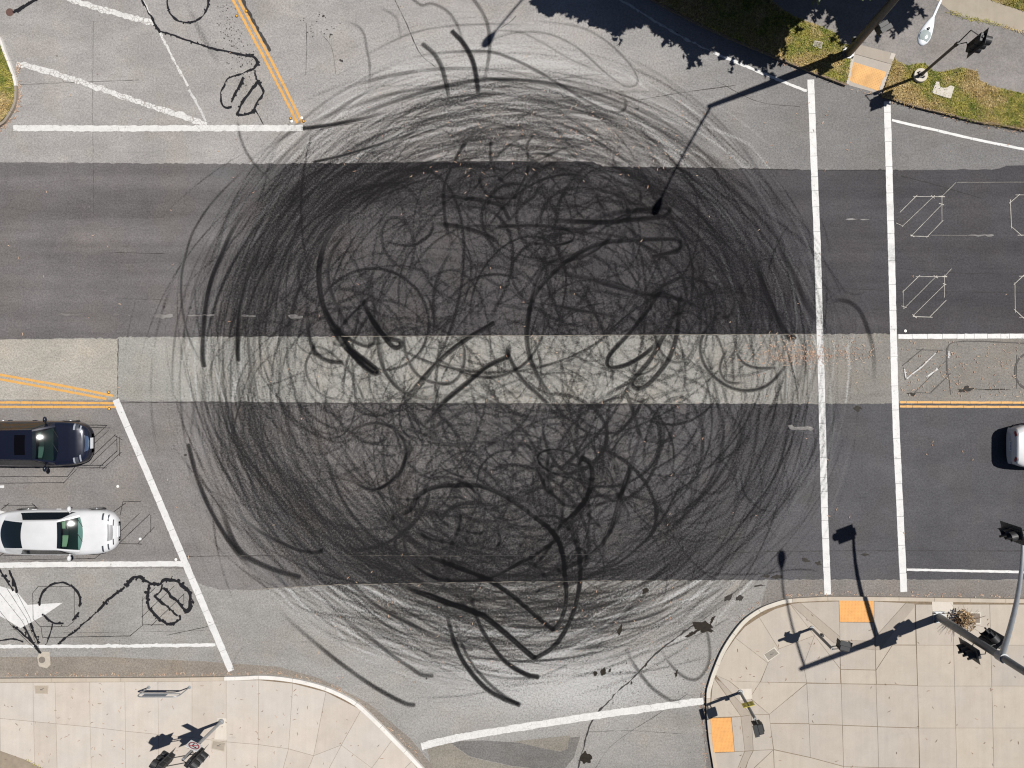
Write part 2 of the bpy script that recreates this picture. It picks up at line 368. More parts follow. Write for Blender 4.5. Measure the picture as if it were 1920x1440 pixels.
# strokes that can be told apart one by one: (points, width, strength, fade in/out)
MARKS = [
 ([(847,58),(870,83),(887,117),(895,160),(898,195)],9,1.3,(0,.2)),
 ([(792,82),(813,100),(827,123),(835,150),(842,185),(843,215)],9,1.0,(0,.3)),
 ([(768,-6),(790,10),(810,7),(837,20),(853,40),(863,63),(868,90),(867,117)],6,.45,(0,.4)),
 ([(884,-6),(903,20),(915,50),(918,90),(913,127),(905,165)],7,.5,(0,.3)),
 ([(640,40),(667,47),(682,63),(688,93),(693,123),(693,170)],5,.35,(.3,.3)),
 ([(707,10),(740,30),(748,50),(753,80)],5,.25,(.3,.3)),
 ([(640,132),(707,92),(773,62),(840,49),(917,45),(1000,47)],4,.3,(.4,.2)),
 ([(973,37),(1040,43),(1093,53),(1140,80),(1180,120),(1195,147),(1190,160),(1170,160),(1140,140),(1107,110),(1073,83),(1027,63),(973,60),(930,72),(890,100),(868,122)],4.5,.42,(.2,.2)),
 ([(760,112),(800,103),(853,97),(917,97),(960,110),(1007,133),(1057,163),(1107,193),(1140,208),(1163,210),(1173,200),(1170,183),(1155,162)],5.5,.62,(.3,.1)),
 ([(917,57),(973,60),(1017,80),(1067,110),(1107,127),(1140,143)],4,.3,(.2,.2)),
 ([(600,245),(680,212),(740,190),(807,169),(873,154),(940,149),(1020,155),(1100,175),(1180,205)],9,.8,(.3,.4)),
 ([(566,241),(620,234),(680,222),(740,205)],7,1.3,(0,.6)),
 ([(588,304),(640,292),(707,272),(773,250),(850,225)],6,1.2,(0,.6)),
 ([(923,247),(920,277),(923,310),(940,337),(967,358)],7,.9,(.2,.1)),
 ([(1030,233),(1000,253),(987,277),(993,297),(1010,300),(1053,280),(1107,267),(1160,263),(1220,285)],6,.7,(.1,.4)),
 ([(1000,240),(970,262),(940,285),(925,310)],6,.6,(.2,.2)),
 ([(993,300),(987,327),(975,350),(963,372)],7,1.0,(.2,0)),
 ([(913,310),(900,333),(910,360),(933,370),(967,370),(1010,368)],8,.9,(.2,.3)),
 ([(965,218),(920,235),(880,257),(850,307),(833,347),(832,383),(837,427),(853,457),(875,482)],9,.9,(.2,.3)),
 ([(793,420),(837,422),(880,430),(923,447),(930,453)],11,.9,(.4,0)),
 ([(707,400),(757,380),(807,380),(853,383),(903,404)],7,.6,(.3,.1)),
 ([(773,367),(840,368),(907,377),(940,387),(955,412)],10,.9,(.4,0)),
 ([(1060,425),(1140,402),(1207,393),(1250,390),(1257,398),(1237,407),(1173,413),(1123,417),(1040,413),(960,410)],11,1.1,(.3,.3)),
 ([(933,425),(1007,423),(1073,430),(1107,427),(1135,406)],9,1.0,(0,.2)),
 ([(960,457),(1057,455),(1110,440)],8,.6,(.3,.3)),
 ([(1223,482),(1270,470),(1278,460),(1268,449),(1200,450),(1125,457),(1067,487),(1023,527),(1000,560),(988,613),(993,667),(1013,713),(1040,752),(1080,790)],10,1.15,(0,.2)),
 ([(1090,470),(1033,490),(1007,523),(993,580),(996,640)],8,.8,(.2,.3)),
 ([(600,560),(622,602),(640,625),(657,653),(680,672),(707,693),(706,701),(690,694),(667,672),(645,648)],9,1.5,(.3,.05)),
 ([(662,500),(670,520),(677,553),(693,593),(717,627),(737,650),(750,650),(750,640),(727,633),(707,613),(683,570)],9,1.4,(.4,.1)),
 ([(698,552),(673,577),(647,603),(620,640)],7,1.0,(0,.4)),
 ([(600,612),(640,627),(673,645),(697,648),(702,625),(690,600)],8,1.0,(.2,.2)),
 ([(927,605),(873,637),(827,673),(787,717),(763,747),(745,775)],10,1.35,(0,.45)),
 ([(955,640),(952,667),(950,670),(913,687),(873,720),(833,753),(803,787),(770,830)],10,1.35,(.1,.45)),
 ([(760,540),(755,570),(757,633),(763,670),(783,703),(813,717),(847,717),(867,693),(870,653),(853,620),(820,600)],6.5,.85,(.3,.2)),
 ([(720,510),(717,540),(708,623),(713,673),(730,710),(760,737),(800,748),(850,740)],8,.9,(.3,.4)),
 ([(800,655),(827,677),(873,700),(923,708),(967,693),(997,667),(1017,630),(1020,597),(1007,570),(970,552)],6.5,.85,(.2,.2)),
 ([(940,640),(967,693),(987,720),(1023,753),(1050,790)],9,.8,(.2,.3)),
 ([(1280,430),(1267,480),(1233,553),(1190,613),(1147,660),(1138,680),(1145,690),(1180,682),(1220,655),(1240,627)],9,1.15,(.4,.1)),
 ([(1285,520),(1273,567),(1253,613),(1220,673),(1187,712),(1188,726),(1207,726),(1233,702),(1257,667),(1270,620),(1275,560)],10,1.2,(.3,.1)),
 ([(1000,495),(1033,507),(1107,523),(1173,542),(1207,550),(1267,557),(1340,585)],12,1.0,(.2,.3)),
 ([(1020,567),(1073,580),(1133,590),(1200,602)],10,.8,(.1,.4)),
 ([(1170,727),(1187,770),(1203,830)],9,.9,(.1,.2)),
 ([(1205,690),(1190,760),(1172,840)],8,.4,(.2,.2)),
 ([(903,713),(933,753),(960,800)],8,.6,(.1,.4)),
 ([(633,840),(645,825),(667,803),(707,793),(743,807),(760,840),(753,880),(723,910),(690,917),(653,890),(640,850)],7.5,.8,(.1,.2)),
 ([(660,870),(670,835),(700,815),(735,812),(770,835),(775,880),(745,915),(700,925),(670,900)],6,.6,(.1,.2)),
 ([(690,795),(743,800),(790,813),(840,833),(907,830),(973,833),(1023,830),(1073,847),(1130,880)],8,.7,(.2,.3)),
 ([(640,1010),(700,985),(767,957),(783,930),(817,913),(867,910),(907,913),(957,937),(1007,973),(1040,1003),(1057,1047),(1061,1095)],10,1.15,(.3,.1)),
 ([(1093,860),(1107,870),(1110,900),(1100,933),(1080,960),(1040,1000)],11,1.35,(0,.3)),
 ([(1030,835),(1027,880),(1033,917),(1053,943),(1083,950),(1133,943),(1165,925),(1180,890),(1173,860),(1150,845)],8,1.0,(.1,.2)),
 ([(1075,890),(1083,920),(1100,945)],7,.8,(.2,.2)),
 ([(1210,780),(1190,850),(1165,925),(1140,1003),(1107,1040),(1040,1073),(950,1095)],9,.85,(.3,.3)),
 ([(760,1035),(783,1040),(840,1057),(907,1083),(960,1117),(1007,1157),(1038,1182)],10,1.9,(.35,0)),
 ([(1037,1182),(1053,1160),(1062,1120),(1058,1070),(1050,1020),(1023,983),(1000,960)],9,1.3,(0,.3)),
 ([(740,1095),(777,1107),(840,1130),(903,1153),(947,1187),(977,1213),(1003,1235)],11.5,1.9,(.3,0)),
 ([(1002,1235),(1040,1210),(1067,1167),(1083,1117),(1088,1070),(1083,1027),(1067,990),(1030,950)],10,1.5,(0,.3)),
 ([(833,1115),(840,1160),(853,1207),(873,1247),(907,1287),(940,1308),(975,1322)],9,1.3,(.3,0)),
 ([(846,1125),(860,1190),(882,1240),(915,1280),(950,1308),(972,1320)],6,1.0,(.3,0)),
 ([(877,1090),(893,1157),(917,1203),(950,1243),(987,1265),(1010,1270)],10,1.4,(.4,0)),
 ([(700,1135),(750,1157),(800,1187),(847,1205),(887,1217)],9,.85,(.4,0)),
 ([(600,1125),(640,1157),(690,1193),(733,1227),(767,1250),(790,1265),(812,1267)],8,.75,(.4,0)),
 ([(520,1140),(553,1173),(600,1213),(640,1245),(700,1287),(757,1318),(778,1322)],8,.9,(.5,0)),
 ([(765,930),(763,960),(758,1017),(770,1047),(797,1073),(833,1087),(880,1088),(917,1083),(953,1067),(1007,1037),(1060,997),(1083,960),(1090,930)],9,1.15,(.2,.2)),
 ([(745,920),(737,960),(740,1010),(753,1050),(800,1075)],8,.9,(.3,.3)),
 ([(767,990),(807,1010),(853,1020),(857,1033),(840,1060),(807,1073)],10,1.0,(.2,.3)),
 ([(860,940),(863,980),(847,1020),(830,1057)],9,1.0,(.2,.2)),
 ([(1030,1140),(1073,1160),(1133,1168),(1190,1163),(1240,1147),(1290,1115)],4.5,.8,(.2,.3)),
 ([(860,1240),(900,1262),(950,1272),(993,1272)],6,.6,(.4,0)),
 ([(1170,1205),(1187,1243),(1220,1287),(1257,1313),(1275,1314)],7,.5,(.3,0)),
 ([(1305,1130),(1320,1165),(1330,1213),(1327,1247),(1307,1273),(1280,1267),(1253,1240),(1238,1212)],6,.5,(.3,.2)),
 ([(480,372),(440,425),(415,480),(397,523),(387,567),(382,613),(380,667),(383,688)],10,1.15,(.4,0)),
 ([(515,400),(473,490),(457,547),(448,590),(445,647),(447,677)],9,.95,(.5,0)),
 ([(463,313),(400,377),(363,433),(348,480),(340,523),(342,580),(357,640),(383,690)],4.5,.5,(.2,.2)),
 ([(445,225),(452,262),(475,305),(530,360)],6,.45,(.1,.5)),
 ([(353,833),(367,887),(383,930),(405,975),(440,1030),(480,1075)],9,.9,(0,.3)),
 ([(400,900),(417,960),(447,1030),(500,1063),(563,1083)],12,.95,(.5,0)),
 ([(760,325),(720,340),(650,400),(612,450),(598,510),(607,577),(640,640),(672,672),(702,696)],12,1.3,(.5,0)),
 ([(700,370),(650,430),(617,490),(620,545),(645,600),(680,650)],9,.8,(.4,.2)),
 ([(575,590),(580,633),(593,663),(617,677),(645,680)],9,1.1,(.2,.05)),
 ([(600,630),(583,660),(573,687),(583,720),(610,743),(650,752)],5.5,.85,(.2,.2)),
 ([(445,960),(483,993),(533,1020),(567,1033),(600,1035),(604,1027)],9,.95,(.5,0)),
 ([(1550,568),(1580,563),(1607,577),(1623,607),(1637,657),(1639,720)],9,.5,(.2,.4)),
 ([(1395,430),(1413,480),(1433,540),(1460,600),(1480,633),(1490,629)],14,1.05,(.4,0)),
 ([(1440,420),(1480,500),(1520,585),(1540,612)],12,.6,(.4,.1)),
 ([(1373,560),(1357,577),(1327,613),(1313,647),(1323,687),(1357,720),(1397,732),(1437,723),(1467,693),(1477,673)],7.5,.95,(.2,.1)),
 ([(1363,653),(1350,687),(1357,710),(1373,718),(1400,717)],5.5,.9,(.1,.2)),
 ([(1380,660),(1393,680),(1420,690),(1460,690)],6,.8,(.1,.2)),
 ([(1325,527),(1357,530),(1377,560),(1370,590),(1340,600)],9,.8,(.2,.2)),
 ([(1230,555),(1280,563),(1313,580),(1347,587),(1380,610),(1413,623)],9,.7,(.2,.3)),
 ([(1240,840),(1280,853),(1295,863),(1297,913),(1290,965),(1250,972),(1230,955)],5,.7,(.2,.1)),
 ([(1323,863),(1357,878),(1390,882),(1420,877)],4.5,.5,(.2,.2)),
 ([(1290,400),(1330,410),(1365,440),(1345,470)],6,.4,(.2,.2)),
 ([(1168,265),(1150,300),(1180,340),(1215,375)],6,.5,(.2,.2)),
 ([(1130,330),(1120,370),(1140,400)],6,.5,(.2,.2)),
]

def tyre_layers():
    R, P, B = Layer(), Layer(), Layer()
    for p, w, o, f in MARKS: B.stroke(p, w*1.0, o*1.35, f, streak=.28, along=.12)
    for p, w, o in (([(350,-20),(385,60),(420,120),(450,190)], 34, .10), ([(340,-20),(375,60),(412,125)], 12, .22), ([(440,110),(455,160),(470,215)], 30, .10), ([(0,400),(200,392),(400,395)], 46, .10), ([(0,500),(200,505),(380,500)], 40, .08), ([(1560,470),(1740,478),(1920,480)], 40, .10), ([(1690,560),(1920,566)], 40, .08), ([(1690,850),(1860,846)], 60, .05), ([(1560,395),(1700,392),(1920,396)], 30, .06)):
        R.stroke(p, w, o, (.3, .3), streak=.5, along=.4)
    CX, CY = 962, 690
    # the worn ring: hundreds of passes round the junction
    def side(a):                       # how heavily each side of the ring was driven
        deg = np.degrees(a) % 360      # 0 = right, 90 = bottom, 180 = left, 270 = top
        return np.interp(deg, [0, 45, 75, 100, 130, 160, 200, 235, 270, 300, 330, 360],
                              [.5, .42, .7, .9, 1., 1., .92, .85, .75, .6, .6, .55])
    for i in range(4600):
        a = rng.uniform(0, 2*np.pi)
        if rng.uniform() > side(a): continue
        r = 358+rng.beta(2.0, 1.75)*228
        span = np.radians(rng.uniform(12, 60))*rng.choice([-1, 1])
        w = rng.choice([1.8, 2.6, 3.8, 6], p=[.42, .33, .18, .07]); op = rng.gamma(1.2, .165)
        ox, oy = rng.normal(0, 38), rng.normal(0, 32)
        R.arc(CX+ox, CY+oy, r, a-span/2, span, w, min(op, 1.4), ecc=1.06, drift=rng.normal(0, .10), fade=(.35, .3), streak=.5)
    # extra passes along the south and north rims
    for i in range(1000):
        south = i < 620
        a = np.radians(rng.normal(92, 20) if south else rng.normal(268, 21)); r = rng.uniform(400, 555) if south else rng.uniform(395, 525)
        span = np.radians(rng.uniform(10, 38))*rng.choice([-1, 1])
        R.arc(CX+rng.normal(0, 40), CY+rng.normal(0, 22), r, a-span/2, span, rng.choice([1.8, 2.8, 4.2, 7], p=[.35, .35, .2, .1]), min(rng.gamma(1.3, .2), 1.3), ecc=1.06, drift=rng.normal(0, .10), fade=(.35, .3), streak=.5)
    # broad bold loops of the lower middle and the upper middle
    for i in range(124):
        if i < 76: cx, cy = rng.normal(905, 95), rng.normal(940, 62); r = rng.uniform(60, 215)
        else: cx, cy = rng.normal(1040, 150), rng.normal(395, 50); r = rng.uniform(50, 190)
        span = np.radians(rng.uniform(60, 210))*rng.choice([-1, 1])
        if np.hypot((cx-CX)/1.06, cy-CY)+r*1.25 > 560: continue
        B.arc(cx, cy, r, rng.uniform(0, 6.28), span, rng.uniform(5, 9), rng.uniform(.12, .85), ecc=rng.uniform(.9, 1.5), drift=rng.normal(0, .2), fade=(.2, .25), streak=.3)
    # tight dark curls
    for i in range(64):
        hx, hy, hs = [(900,960,95),(1090,890,60),(960,350,80),(1230,590,60),(660,640,40),(700,860,50),(1010,1010,80)][rng.integers(7)]
        cx, cy, r = rng.normal(hx, hs), rng.normal(hy, hs*.6), rng.uniform(18, 78)
        span = np.radians(rng.uniform(120, 400))*rng.choice([-1, 1]); n = max(12, int(abs(span)*r/1.4)); t = np.linspace(0, 1, n); a = rng.uniform(0, 6.28)+span*t
        ex, ro = rng.uniform(.4, .95), rng.uniform(0, 3.14); rr = r*(1+rng.normal(0, .3)*(t-.5)); x, y = rr*np.cos(a), rr*ex*np.sin(a); dx, dy = rng.normal(0, 30, 2)
        B.stroke(np.stack([cx+x*np.cos(ro)-y*np.sin(ro)+dx*t, cy+x*np.sin(ro)+y*np.cos(ro)+dy*t], 1), rng.uniform(4, 7), rng.uniform(.3, 1.0), (.12, .1), curve=False)
    # heavy paired passes that stand out of the ring
    for i in range(70):
        a = rng.uniform(0, 2*np.pi)
        if rng.uniform() > side(a): continue
        r = rng.uniform(390, 560); span = np.radians(rng.uniform(25, 80))*rng.choice([-1, 1]); ox, oy, dr = rng.normal(0, 34), rng.normal(0, 30), rng.normal(0, .10)
        w, op = rng.uniform(4.5, 8), rng.uniform(.4, 1.2)
        for k in range(rng.integers(1, 3)):
            B.arc(CX+ox, CY+oy, r+k*rng.uniform(22, 34), a-span/2, span, w, .6*op*rng.uniform(.6, 1), ecc=1.06, drift=dr, fade=(.4, .15), streak=.3)
    # outliers further out
    for i in range(46):
        a = rng.uniform(0, 2*np.pi); r = rng.uniform(570, 640)
        span = np.radians(rng.uniform(20, 60))
        R.arc(CX+rng.normal(0, 15), CY+rng.normal(0, 15), r*.96, a, span, 4.5, rng.uniform(.06, .2), ecc=1.04, drift=rng.normal(0, .04), fade=(.4, .4))
    # wide inner arcs
    for i in range(800):
        a = rng.uniform(0, 2*np.pi); r = rng.uniform(90, 400)
        cx, cy = CX+rng.normal(0, 150), CY+rng.normal(0, 130)
        span = np.radians(rng.uniform(30, 130))*rng.choice([-1, 1])
        if np.hypot((cx-CX)/1.06, cy-CY)+r*.8 > 540: continue
        R.arc(cx, cy, r, a, span, rng.choice([2, 3, 5, 7], p=[.35, .35, .2, .1]), rng.gamma(1.4, .2), ecc=rng.uniform(.8, 1.25), drift=rng.normal(0, .15), fade=(.3, .3))
    # doughnuts and loops
    hubs = [(880,960,100),(1000,900,90),(900,900,120),(820,1040,80),(940,350,60),(1010,400,90),(700,860,70),(1080,880,80),(1400,680,45),(860,980,80),(1210,590,70),(680,640,55),(900,700,110),(1190,420,80),(1180,900,70),(780,500,110),(1080,640,120),(1000,1060,90),(1330,560,60),(1250,740,90),(620,700,60),(800,1000,90),(1230,930,60)]
    for i in range(560):
        hx, hy, hs = hubs[rng.integers(len(hubs))]
        cx, cy = hx+rng.normal(0, hs), hy+rng.normal(0, hs*.8)
        r = rng.gamma(4., 23.)+18
        span = np.radians(rng.uniform(90, 380))*rng.choice([-1, 1])
        n = max(10, int(abs(span)*r/3)); a = rng.uniform(0, 6.28)+span*np.linspace(0, 1, n)
        if np.hypot((cx-CX)/1.06, cy-CY)+r > 560: continue
        ex, rot = rng.uniform(.45, 1.), rng.uniform(0, 3.14)
        rr = r*(1+rng.normal(0, .2)*np.linspace(-.5, .5, n))
        x, y = rr*np.cos(a), rr*ex*np.sin(a)
        dx, dy = rng.normal(0, 26, 2)
        t = np.linspace(0, 1, n)
        R.stroke(np.stack([cx+x*np.cos(rot)-y*np.sin(rot)+dx*t, cy+x*np.sin(rot)+y*np.cos(rot)+dy*t], 1), rng.choice([2.2, 3.4, 5, 7], p=[.3, .35, .25, .1]), min(rng.gamma(1.6, .24), 1.5), (.15, .2), curve=False)
    # short crossing scuffs in the middle
    for i in range(800):
        cx, cy = CX+rng.normal(0, 210), CY+rng.normal(0, 170)
        a = rng.uniform(0, 6.28); l = rng.uniform(14, 85); b = rng.normal(0, .35)
        p = [(cx+t*l*np.cos(a+b*t), cy+t*l*np.sin(a+b*t)) for t in (-1, -.5, 0, .5, 1)]
        R.stroke(p, rng.choice([1.8, 2.6, 4, 6], p=[.35, .35, .2, .1]), rng.gamma(1.4, .2), (.3, .3))
    # aggregate scrubbed pale between the passes
    for i in range(700):
        a = rng.uniform(0, 2*np.pi); r = 410+rng.beta(2.3, 1.6)*185
        wgt = np.interp(np.degrees(a) % 360, [0, 60, 90, 120, 200, 240, 270, 300, 360], [.4, .8, 1, .8, .5, .9, 1, .8, .4])
        if rng.uniform() > wgt: continue
        span = np.radians(rng.uniform(8, 38))
        P.arc(CX+rng.normal(0, 25), CY+rng.normal(0, 22), r, a-span/2, span, rng.choice([2.2, 3.2, 5]), rng.uniform(.25, .95), ecc=1.06, drift=rng.normal(0, .05), fade=(.4, .4), streak=.5)
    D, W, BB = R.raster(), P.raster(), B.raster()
    yy, xx = np.mgrid[0:RNY, 0:RNX]*CELL
    er = np.hypot((xx-CX)/1.06, yy-CY)
    dust = .20*np.exp(-((er-480)/85)**2)+.32/(1+np.exp((er-520)/26))
    th = np.degrees(np.arctan2(yy-CY, xx-CX)) % 360
    dust *= .62+.38*np.interp(th, [0, 45, 90, 150, 200, 270, 320, 360], [.55, .6, .9, 1, 1, .8, .6, .55])
    dust += .35*np.exp(-(((xx-900)/370)**2+((yy-1020)/85)**2))+.3*np.exp(-(((xx-800)/260)**2+((yy-345)/55)**2))+.25*np.exp(-(((xx-1330)/130)**2+((yy-560)/150)**2))
    W += .62*np.exp(-(((xx-1090)/190)**2+((yy-1290)/52)**2))+.35*np.exp(-(((xx-940)/170)**2+((yy-135)/55)**2))  # sun sheen at bottom and top centre, painted in as paler asphalt
    W += .34*np.exp(-((er-600)/75)**2)*np.interp(th, [0, 40, 75, 95, 120, 160, 230, 255, 280, 310, 360], [0, .25, 1, .9, .3, 0, .3, .9, .8, .2, 0])  # scuffed rim, with painted sheen palest at top and bottom
    for bx, by, br, bo in ((422,326,17,1.1),(405,322,10,.7),(468,338,14,.5),(590,352,14,.3),(1490,803,10,.5),(240,590,30,.25),(975,345,18,.5)): W += bo*np.exp(-(((xx-bx)/br)**2+((yy-by)/(br*.7))**2))*np.clip(1+rng.normal(0, .5, xx.shape), 0, 3)
    return D.astype(np.float32), BB.astype(np.float32), W.astype(np.float32), dust.astype(np.float32)

def sample(A, px, py):
    x = np.clip(np.asarray(px)/CELL, 0, RNX-1.001); y = np.clip(np.asarray(py)/CELL, 0, RNY-1.001)
    x0 = x.astype(int); y0 = y.astype(int); fx = x-x0; fy = y-y0
    return A[y0, x0]*(1-fx)*(1-fy)+A[y0, x0+1]*fx*(1-fy)+A[y0+1, x0]*(1-fx)*fy+A[y0+1, x0+1]*fx*fy
# ---------------------------------------------------------------- ground and road
def box_blur(A): return A
RUB, BOLD, POL_SHEEN, DUST = tyre_layers()

def carry(me, px, py):
    """store rubber / polish / dust on the vertices of a road mesh"""
    for name, A in (('rubber', RUB), ('bold', BOLD), ('polish_sheen', POL_SHEEN), ('dust', DUST)):
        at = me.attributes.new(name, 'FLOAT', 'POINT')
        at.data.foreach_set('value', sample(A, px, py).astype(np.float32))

def quad_grid(name, X, Y, Z, m, parent, attrs=True):
    """X, Y, Z: (rows, columns) in metres; fast mesh from arrays"""
    r, c = X.shape
    me = bpy.data.meshes.new(name)
    me.vertices.add(r*c)
    me.vertices.foreach_set('co', np.stack([X, Y, Z], -1).astype(np.float32).ravel())
    i = np.arange(r*c).reshape(r, c)
    q = np.stack([i[1:, :-1], i[1:, 1:], i[:-1, 1:], i[:-1, :-1]], -1).reshape(-1, 4)     # rows run downwards
    me.loops.add(q.size); me.loops.foreach_set('vertex_index', q.ravel().astype(np.int32))
    me.polygons.add(len(q)); me.polygons.foreach_set('loop_start', np.arange(0, q.size, 4, dtype=np.int32))
    me.update(calc_edges=True)
    if attrs: carry(me, X.ravel()*U+960, 720-Y.ravel()*U)
    me.materials.append(m)
    return link(bpy.data.objects.new(name, me), parent)

ground_m, n_, l_, p_ = mat('dry_soil'); t_ = NT(n_, l_); P_ = t_.pos()
c_ = t_.mix(t_.ramp(t_.noise(P_, .6, 5, .6), .4, .62), L(150, 128, 92), L(104, 100, 52))
c_ = t_.mix(1., c_, t_.ramp(t_.noise(P_, 14, 4, .7), .3, .7, .6, 1.35, False), 'MULTIPLY')
l_.new(c_, p_.inputs['Base Color']); p_.inputs['Roughness'].default_value = .95
g = MB(); g.box((0, 0, -.3), (900, 900, .4))
tag(g.build('ground', ground_m), kind='structure')

road = tag(empty('road'), kind='structure')
# seams between the asphalt courses, top to bottom (x, y along each)
SEAMS = [
 [(0,304),(400,307),(640,306),(870,302.5),(1110,303),(1130,312),(1280,314),(1500,318),(1690,319),(1870,318),(1885,311),(1920,310)],
 [(0,636),(219,634),(223,632),(640,631),(1280,628),(1660,626),(1920,632)],
 [(0,750),(215,751),(640,755),(1280,757),(1680,757),(1920,755)],
 [(0,1066),(340,1066),(350,1070),(373,1094),(410,1105),(467,1107),(533,1102),(640,1097),(850,1093),(1280,1088),(1500,1087),(1920,1087)],
]
fx = np.arange(170, 1720, 1.75)
xs = np.concatenate([[-3200, -1600, -800, -300], np.arange(-60, 170, 14), fx, np.arange(1720, 1990, 14), [2300, 3000, 4200]])
def seam(k):
    a = np.array(SEAMS[k], float); y = np.interp(xs, a[:, 0], a[:, 1])
    j = np.interp(xs, np.arange(-100, 2100, 5), rng.normal(0, .75, len(np.arange(-100, 2100, 5))))
    return y+j
S = [seam(k) for k in range(4)]
def course(name, top, bot, ntop, m, extra_top=None, extra_bot=None, z=0.):
    t = np.linspace(0, 1, ntop)[:, None]
    py = top[None]*(1-t)+bot[None]*t
    if extra_top: py = np.vstack([np.repeat(np.array(extra_top, float)[:, None], len(xs), 1), py])
    if extra_bot: py = np.vstack([py, np.repeat(np.array(extra_bot, float)[:, None], len(xs), 1)])
    px = np.repeat(xs[None], len(py), 0)
    return quad_grid(name, (px-960)/U, (720-py)/U, np.full(px.shape, z), m, road)

A_top = asphalt('aged_pale_asphalt', L(172, 168, 165), L(138, 136, 135), 1050, 1480, rub=.8, dust=.12, pol_sheen=(.34, .335, .325))
A_lane = asphalt('dark_asphalt_west', L(121, 117, 117), L(87, 85, 88), 150, 1750, rub=1.05, dust=1.0, streaks=.17, pol_sheen=(.10, .10, .102), scrub_sheen=.3)
A_mid = asphalt('pale_middle_lane', L(167, 165, 159), L(146, 142, 136), 1300, 1680, rub=.82, dust=.05, pol_sheen=(.31, .31, .30))
A_low = asphalt('grey_asphalt_east', L(143, 139, 137), L(97, 96, 99), 250, 1800, rub=1.05, dust=.9, streaks=.06, pol_sheen=(.10, .10, .102), scrub_sheen=.3)
A_bot = asphalt('pale_asphalt_south', L(163, 160, 156), L(152, 148, 143), 900, 1600, rub=.9, dust=.14, pol_sheen=(.35, .35, .345))
TOP0 = np.full(len(xs), -20.); BOT0 = np.full(len(xs), 1345.)
course('asphalt_course', TOP0, S[0], 184, A_top, extra_top=[-3200, -1500, -600, -200])
course('asphalt_course', S[0], S[1], 184, A_lane)
course('asphalt_course', S[1], S[2], 72, A_mid)
course('asphalt_course', S[2], S[3], 192, A_low)
course('asphalt_course', S[3], BOT0, 146, A_bot, extra_bot=[1400, 1480, 1800, 2600, 4200])
# course at the far left of the middle strip: an older slab with its own edge
def flat_patch(name, poly, m, z=.004, step=6.):
    b = MB(); b.add([(*G(*p).xy, z) for p in poly], [tuple(range(len(poly)))])
    o = b.build(name, m, road)
    if o.data.polygons[0].normal.z < 0: o.data.flip_normals()
    carry(o.data, np.array([p[0] for p in poly], float), np.array([p[1] for p in poly], float))
    return o
A_patch = asphalt('pale_patch', L(184, 178, 168), L(180, 174, 164), 0, 220, rub=.3, dust=0)
A_p2 = asphalt('grey_patch', L(120, 118, 117), L(128, 125, 122), 700, 1090, rub=.3, dust=0)
A_p3 = asphalt('tan_patch', L(150, 144, 134), L(150, 144, 134), 700, 1090, rub=.3, dust=0)
A_p4 = asphalt('gutter_asphalt', L(152, 143, 133), L(138, 132, 127), 400, 1500, rub=.2, dust=0)
A_p5 = asphalt('shoulder_asphalt', L(134, 129, 126), L(138, 133, 131), 1340, 1900, rub=.2, dust=0)
flat_patch('asphalt_patch', [(-300,638),(221,636),(221,749),(-300,748)], A_patch)
flat_patch('asphalt_patch', [(842,1391),(905,1388),(1000,1394),(1052,1410),(1068,1383),(1088,1381),(1076,1420),(1055,1446),(960,1436),(880,1418)], A_p2)
flat_patch('asphalt_patch', [(962,1390),(1068,1379),(1064,1404),(1050,1409),(1000,1399)], A_p3, .0055)
flat_patch('asphalt_patch', [(800,1402),(842,1392),(880,1419),(960,1437),(1050,1447),(1000,1520),(830,1520)], A_p3, .0025)
flat_patch('gutter', [(-300,1234),(180,1231),(380,1240),(520,1250),(600,1272),(690,1318),(770,1385),(830,1460),(790,1460),(760,1405),(700,1346),(640,1304),(560,1274),(440,1268),(-300,1269)], A_p4)
flat_patch('gutter', [(1312,1300),(1325,1300),(1340,1450),(1326,1450)], A_p5)
flat_patch('gutter', [(1440,1088),(2400,1088),(2400,1124),(1478,1123),(1425,1142)], A_p4, .003)

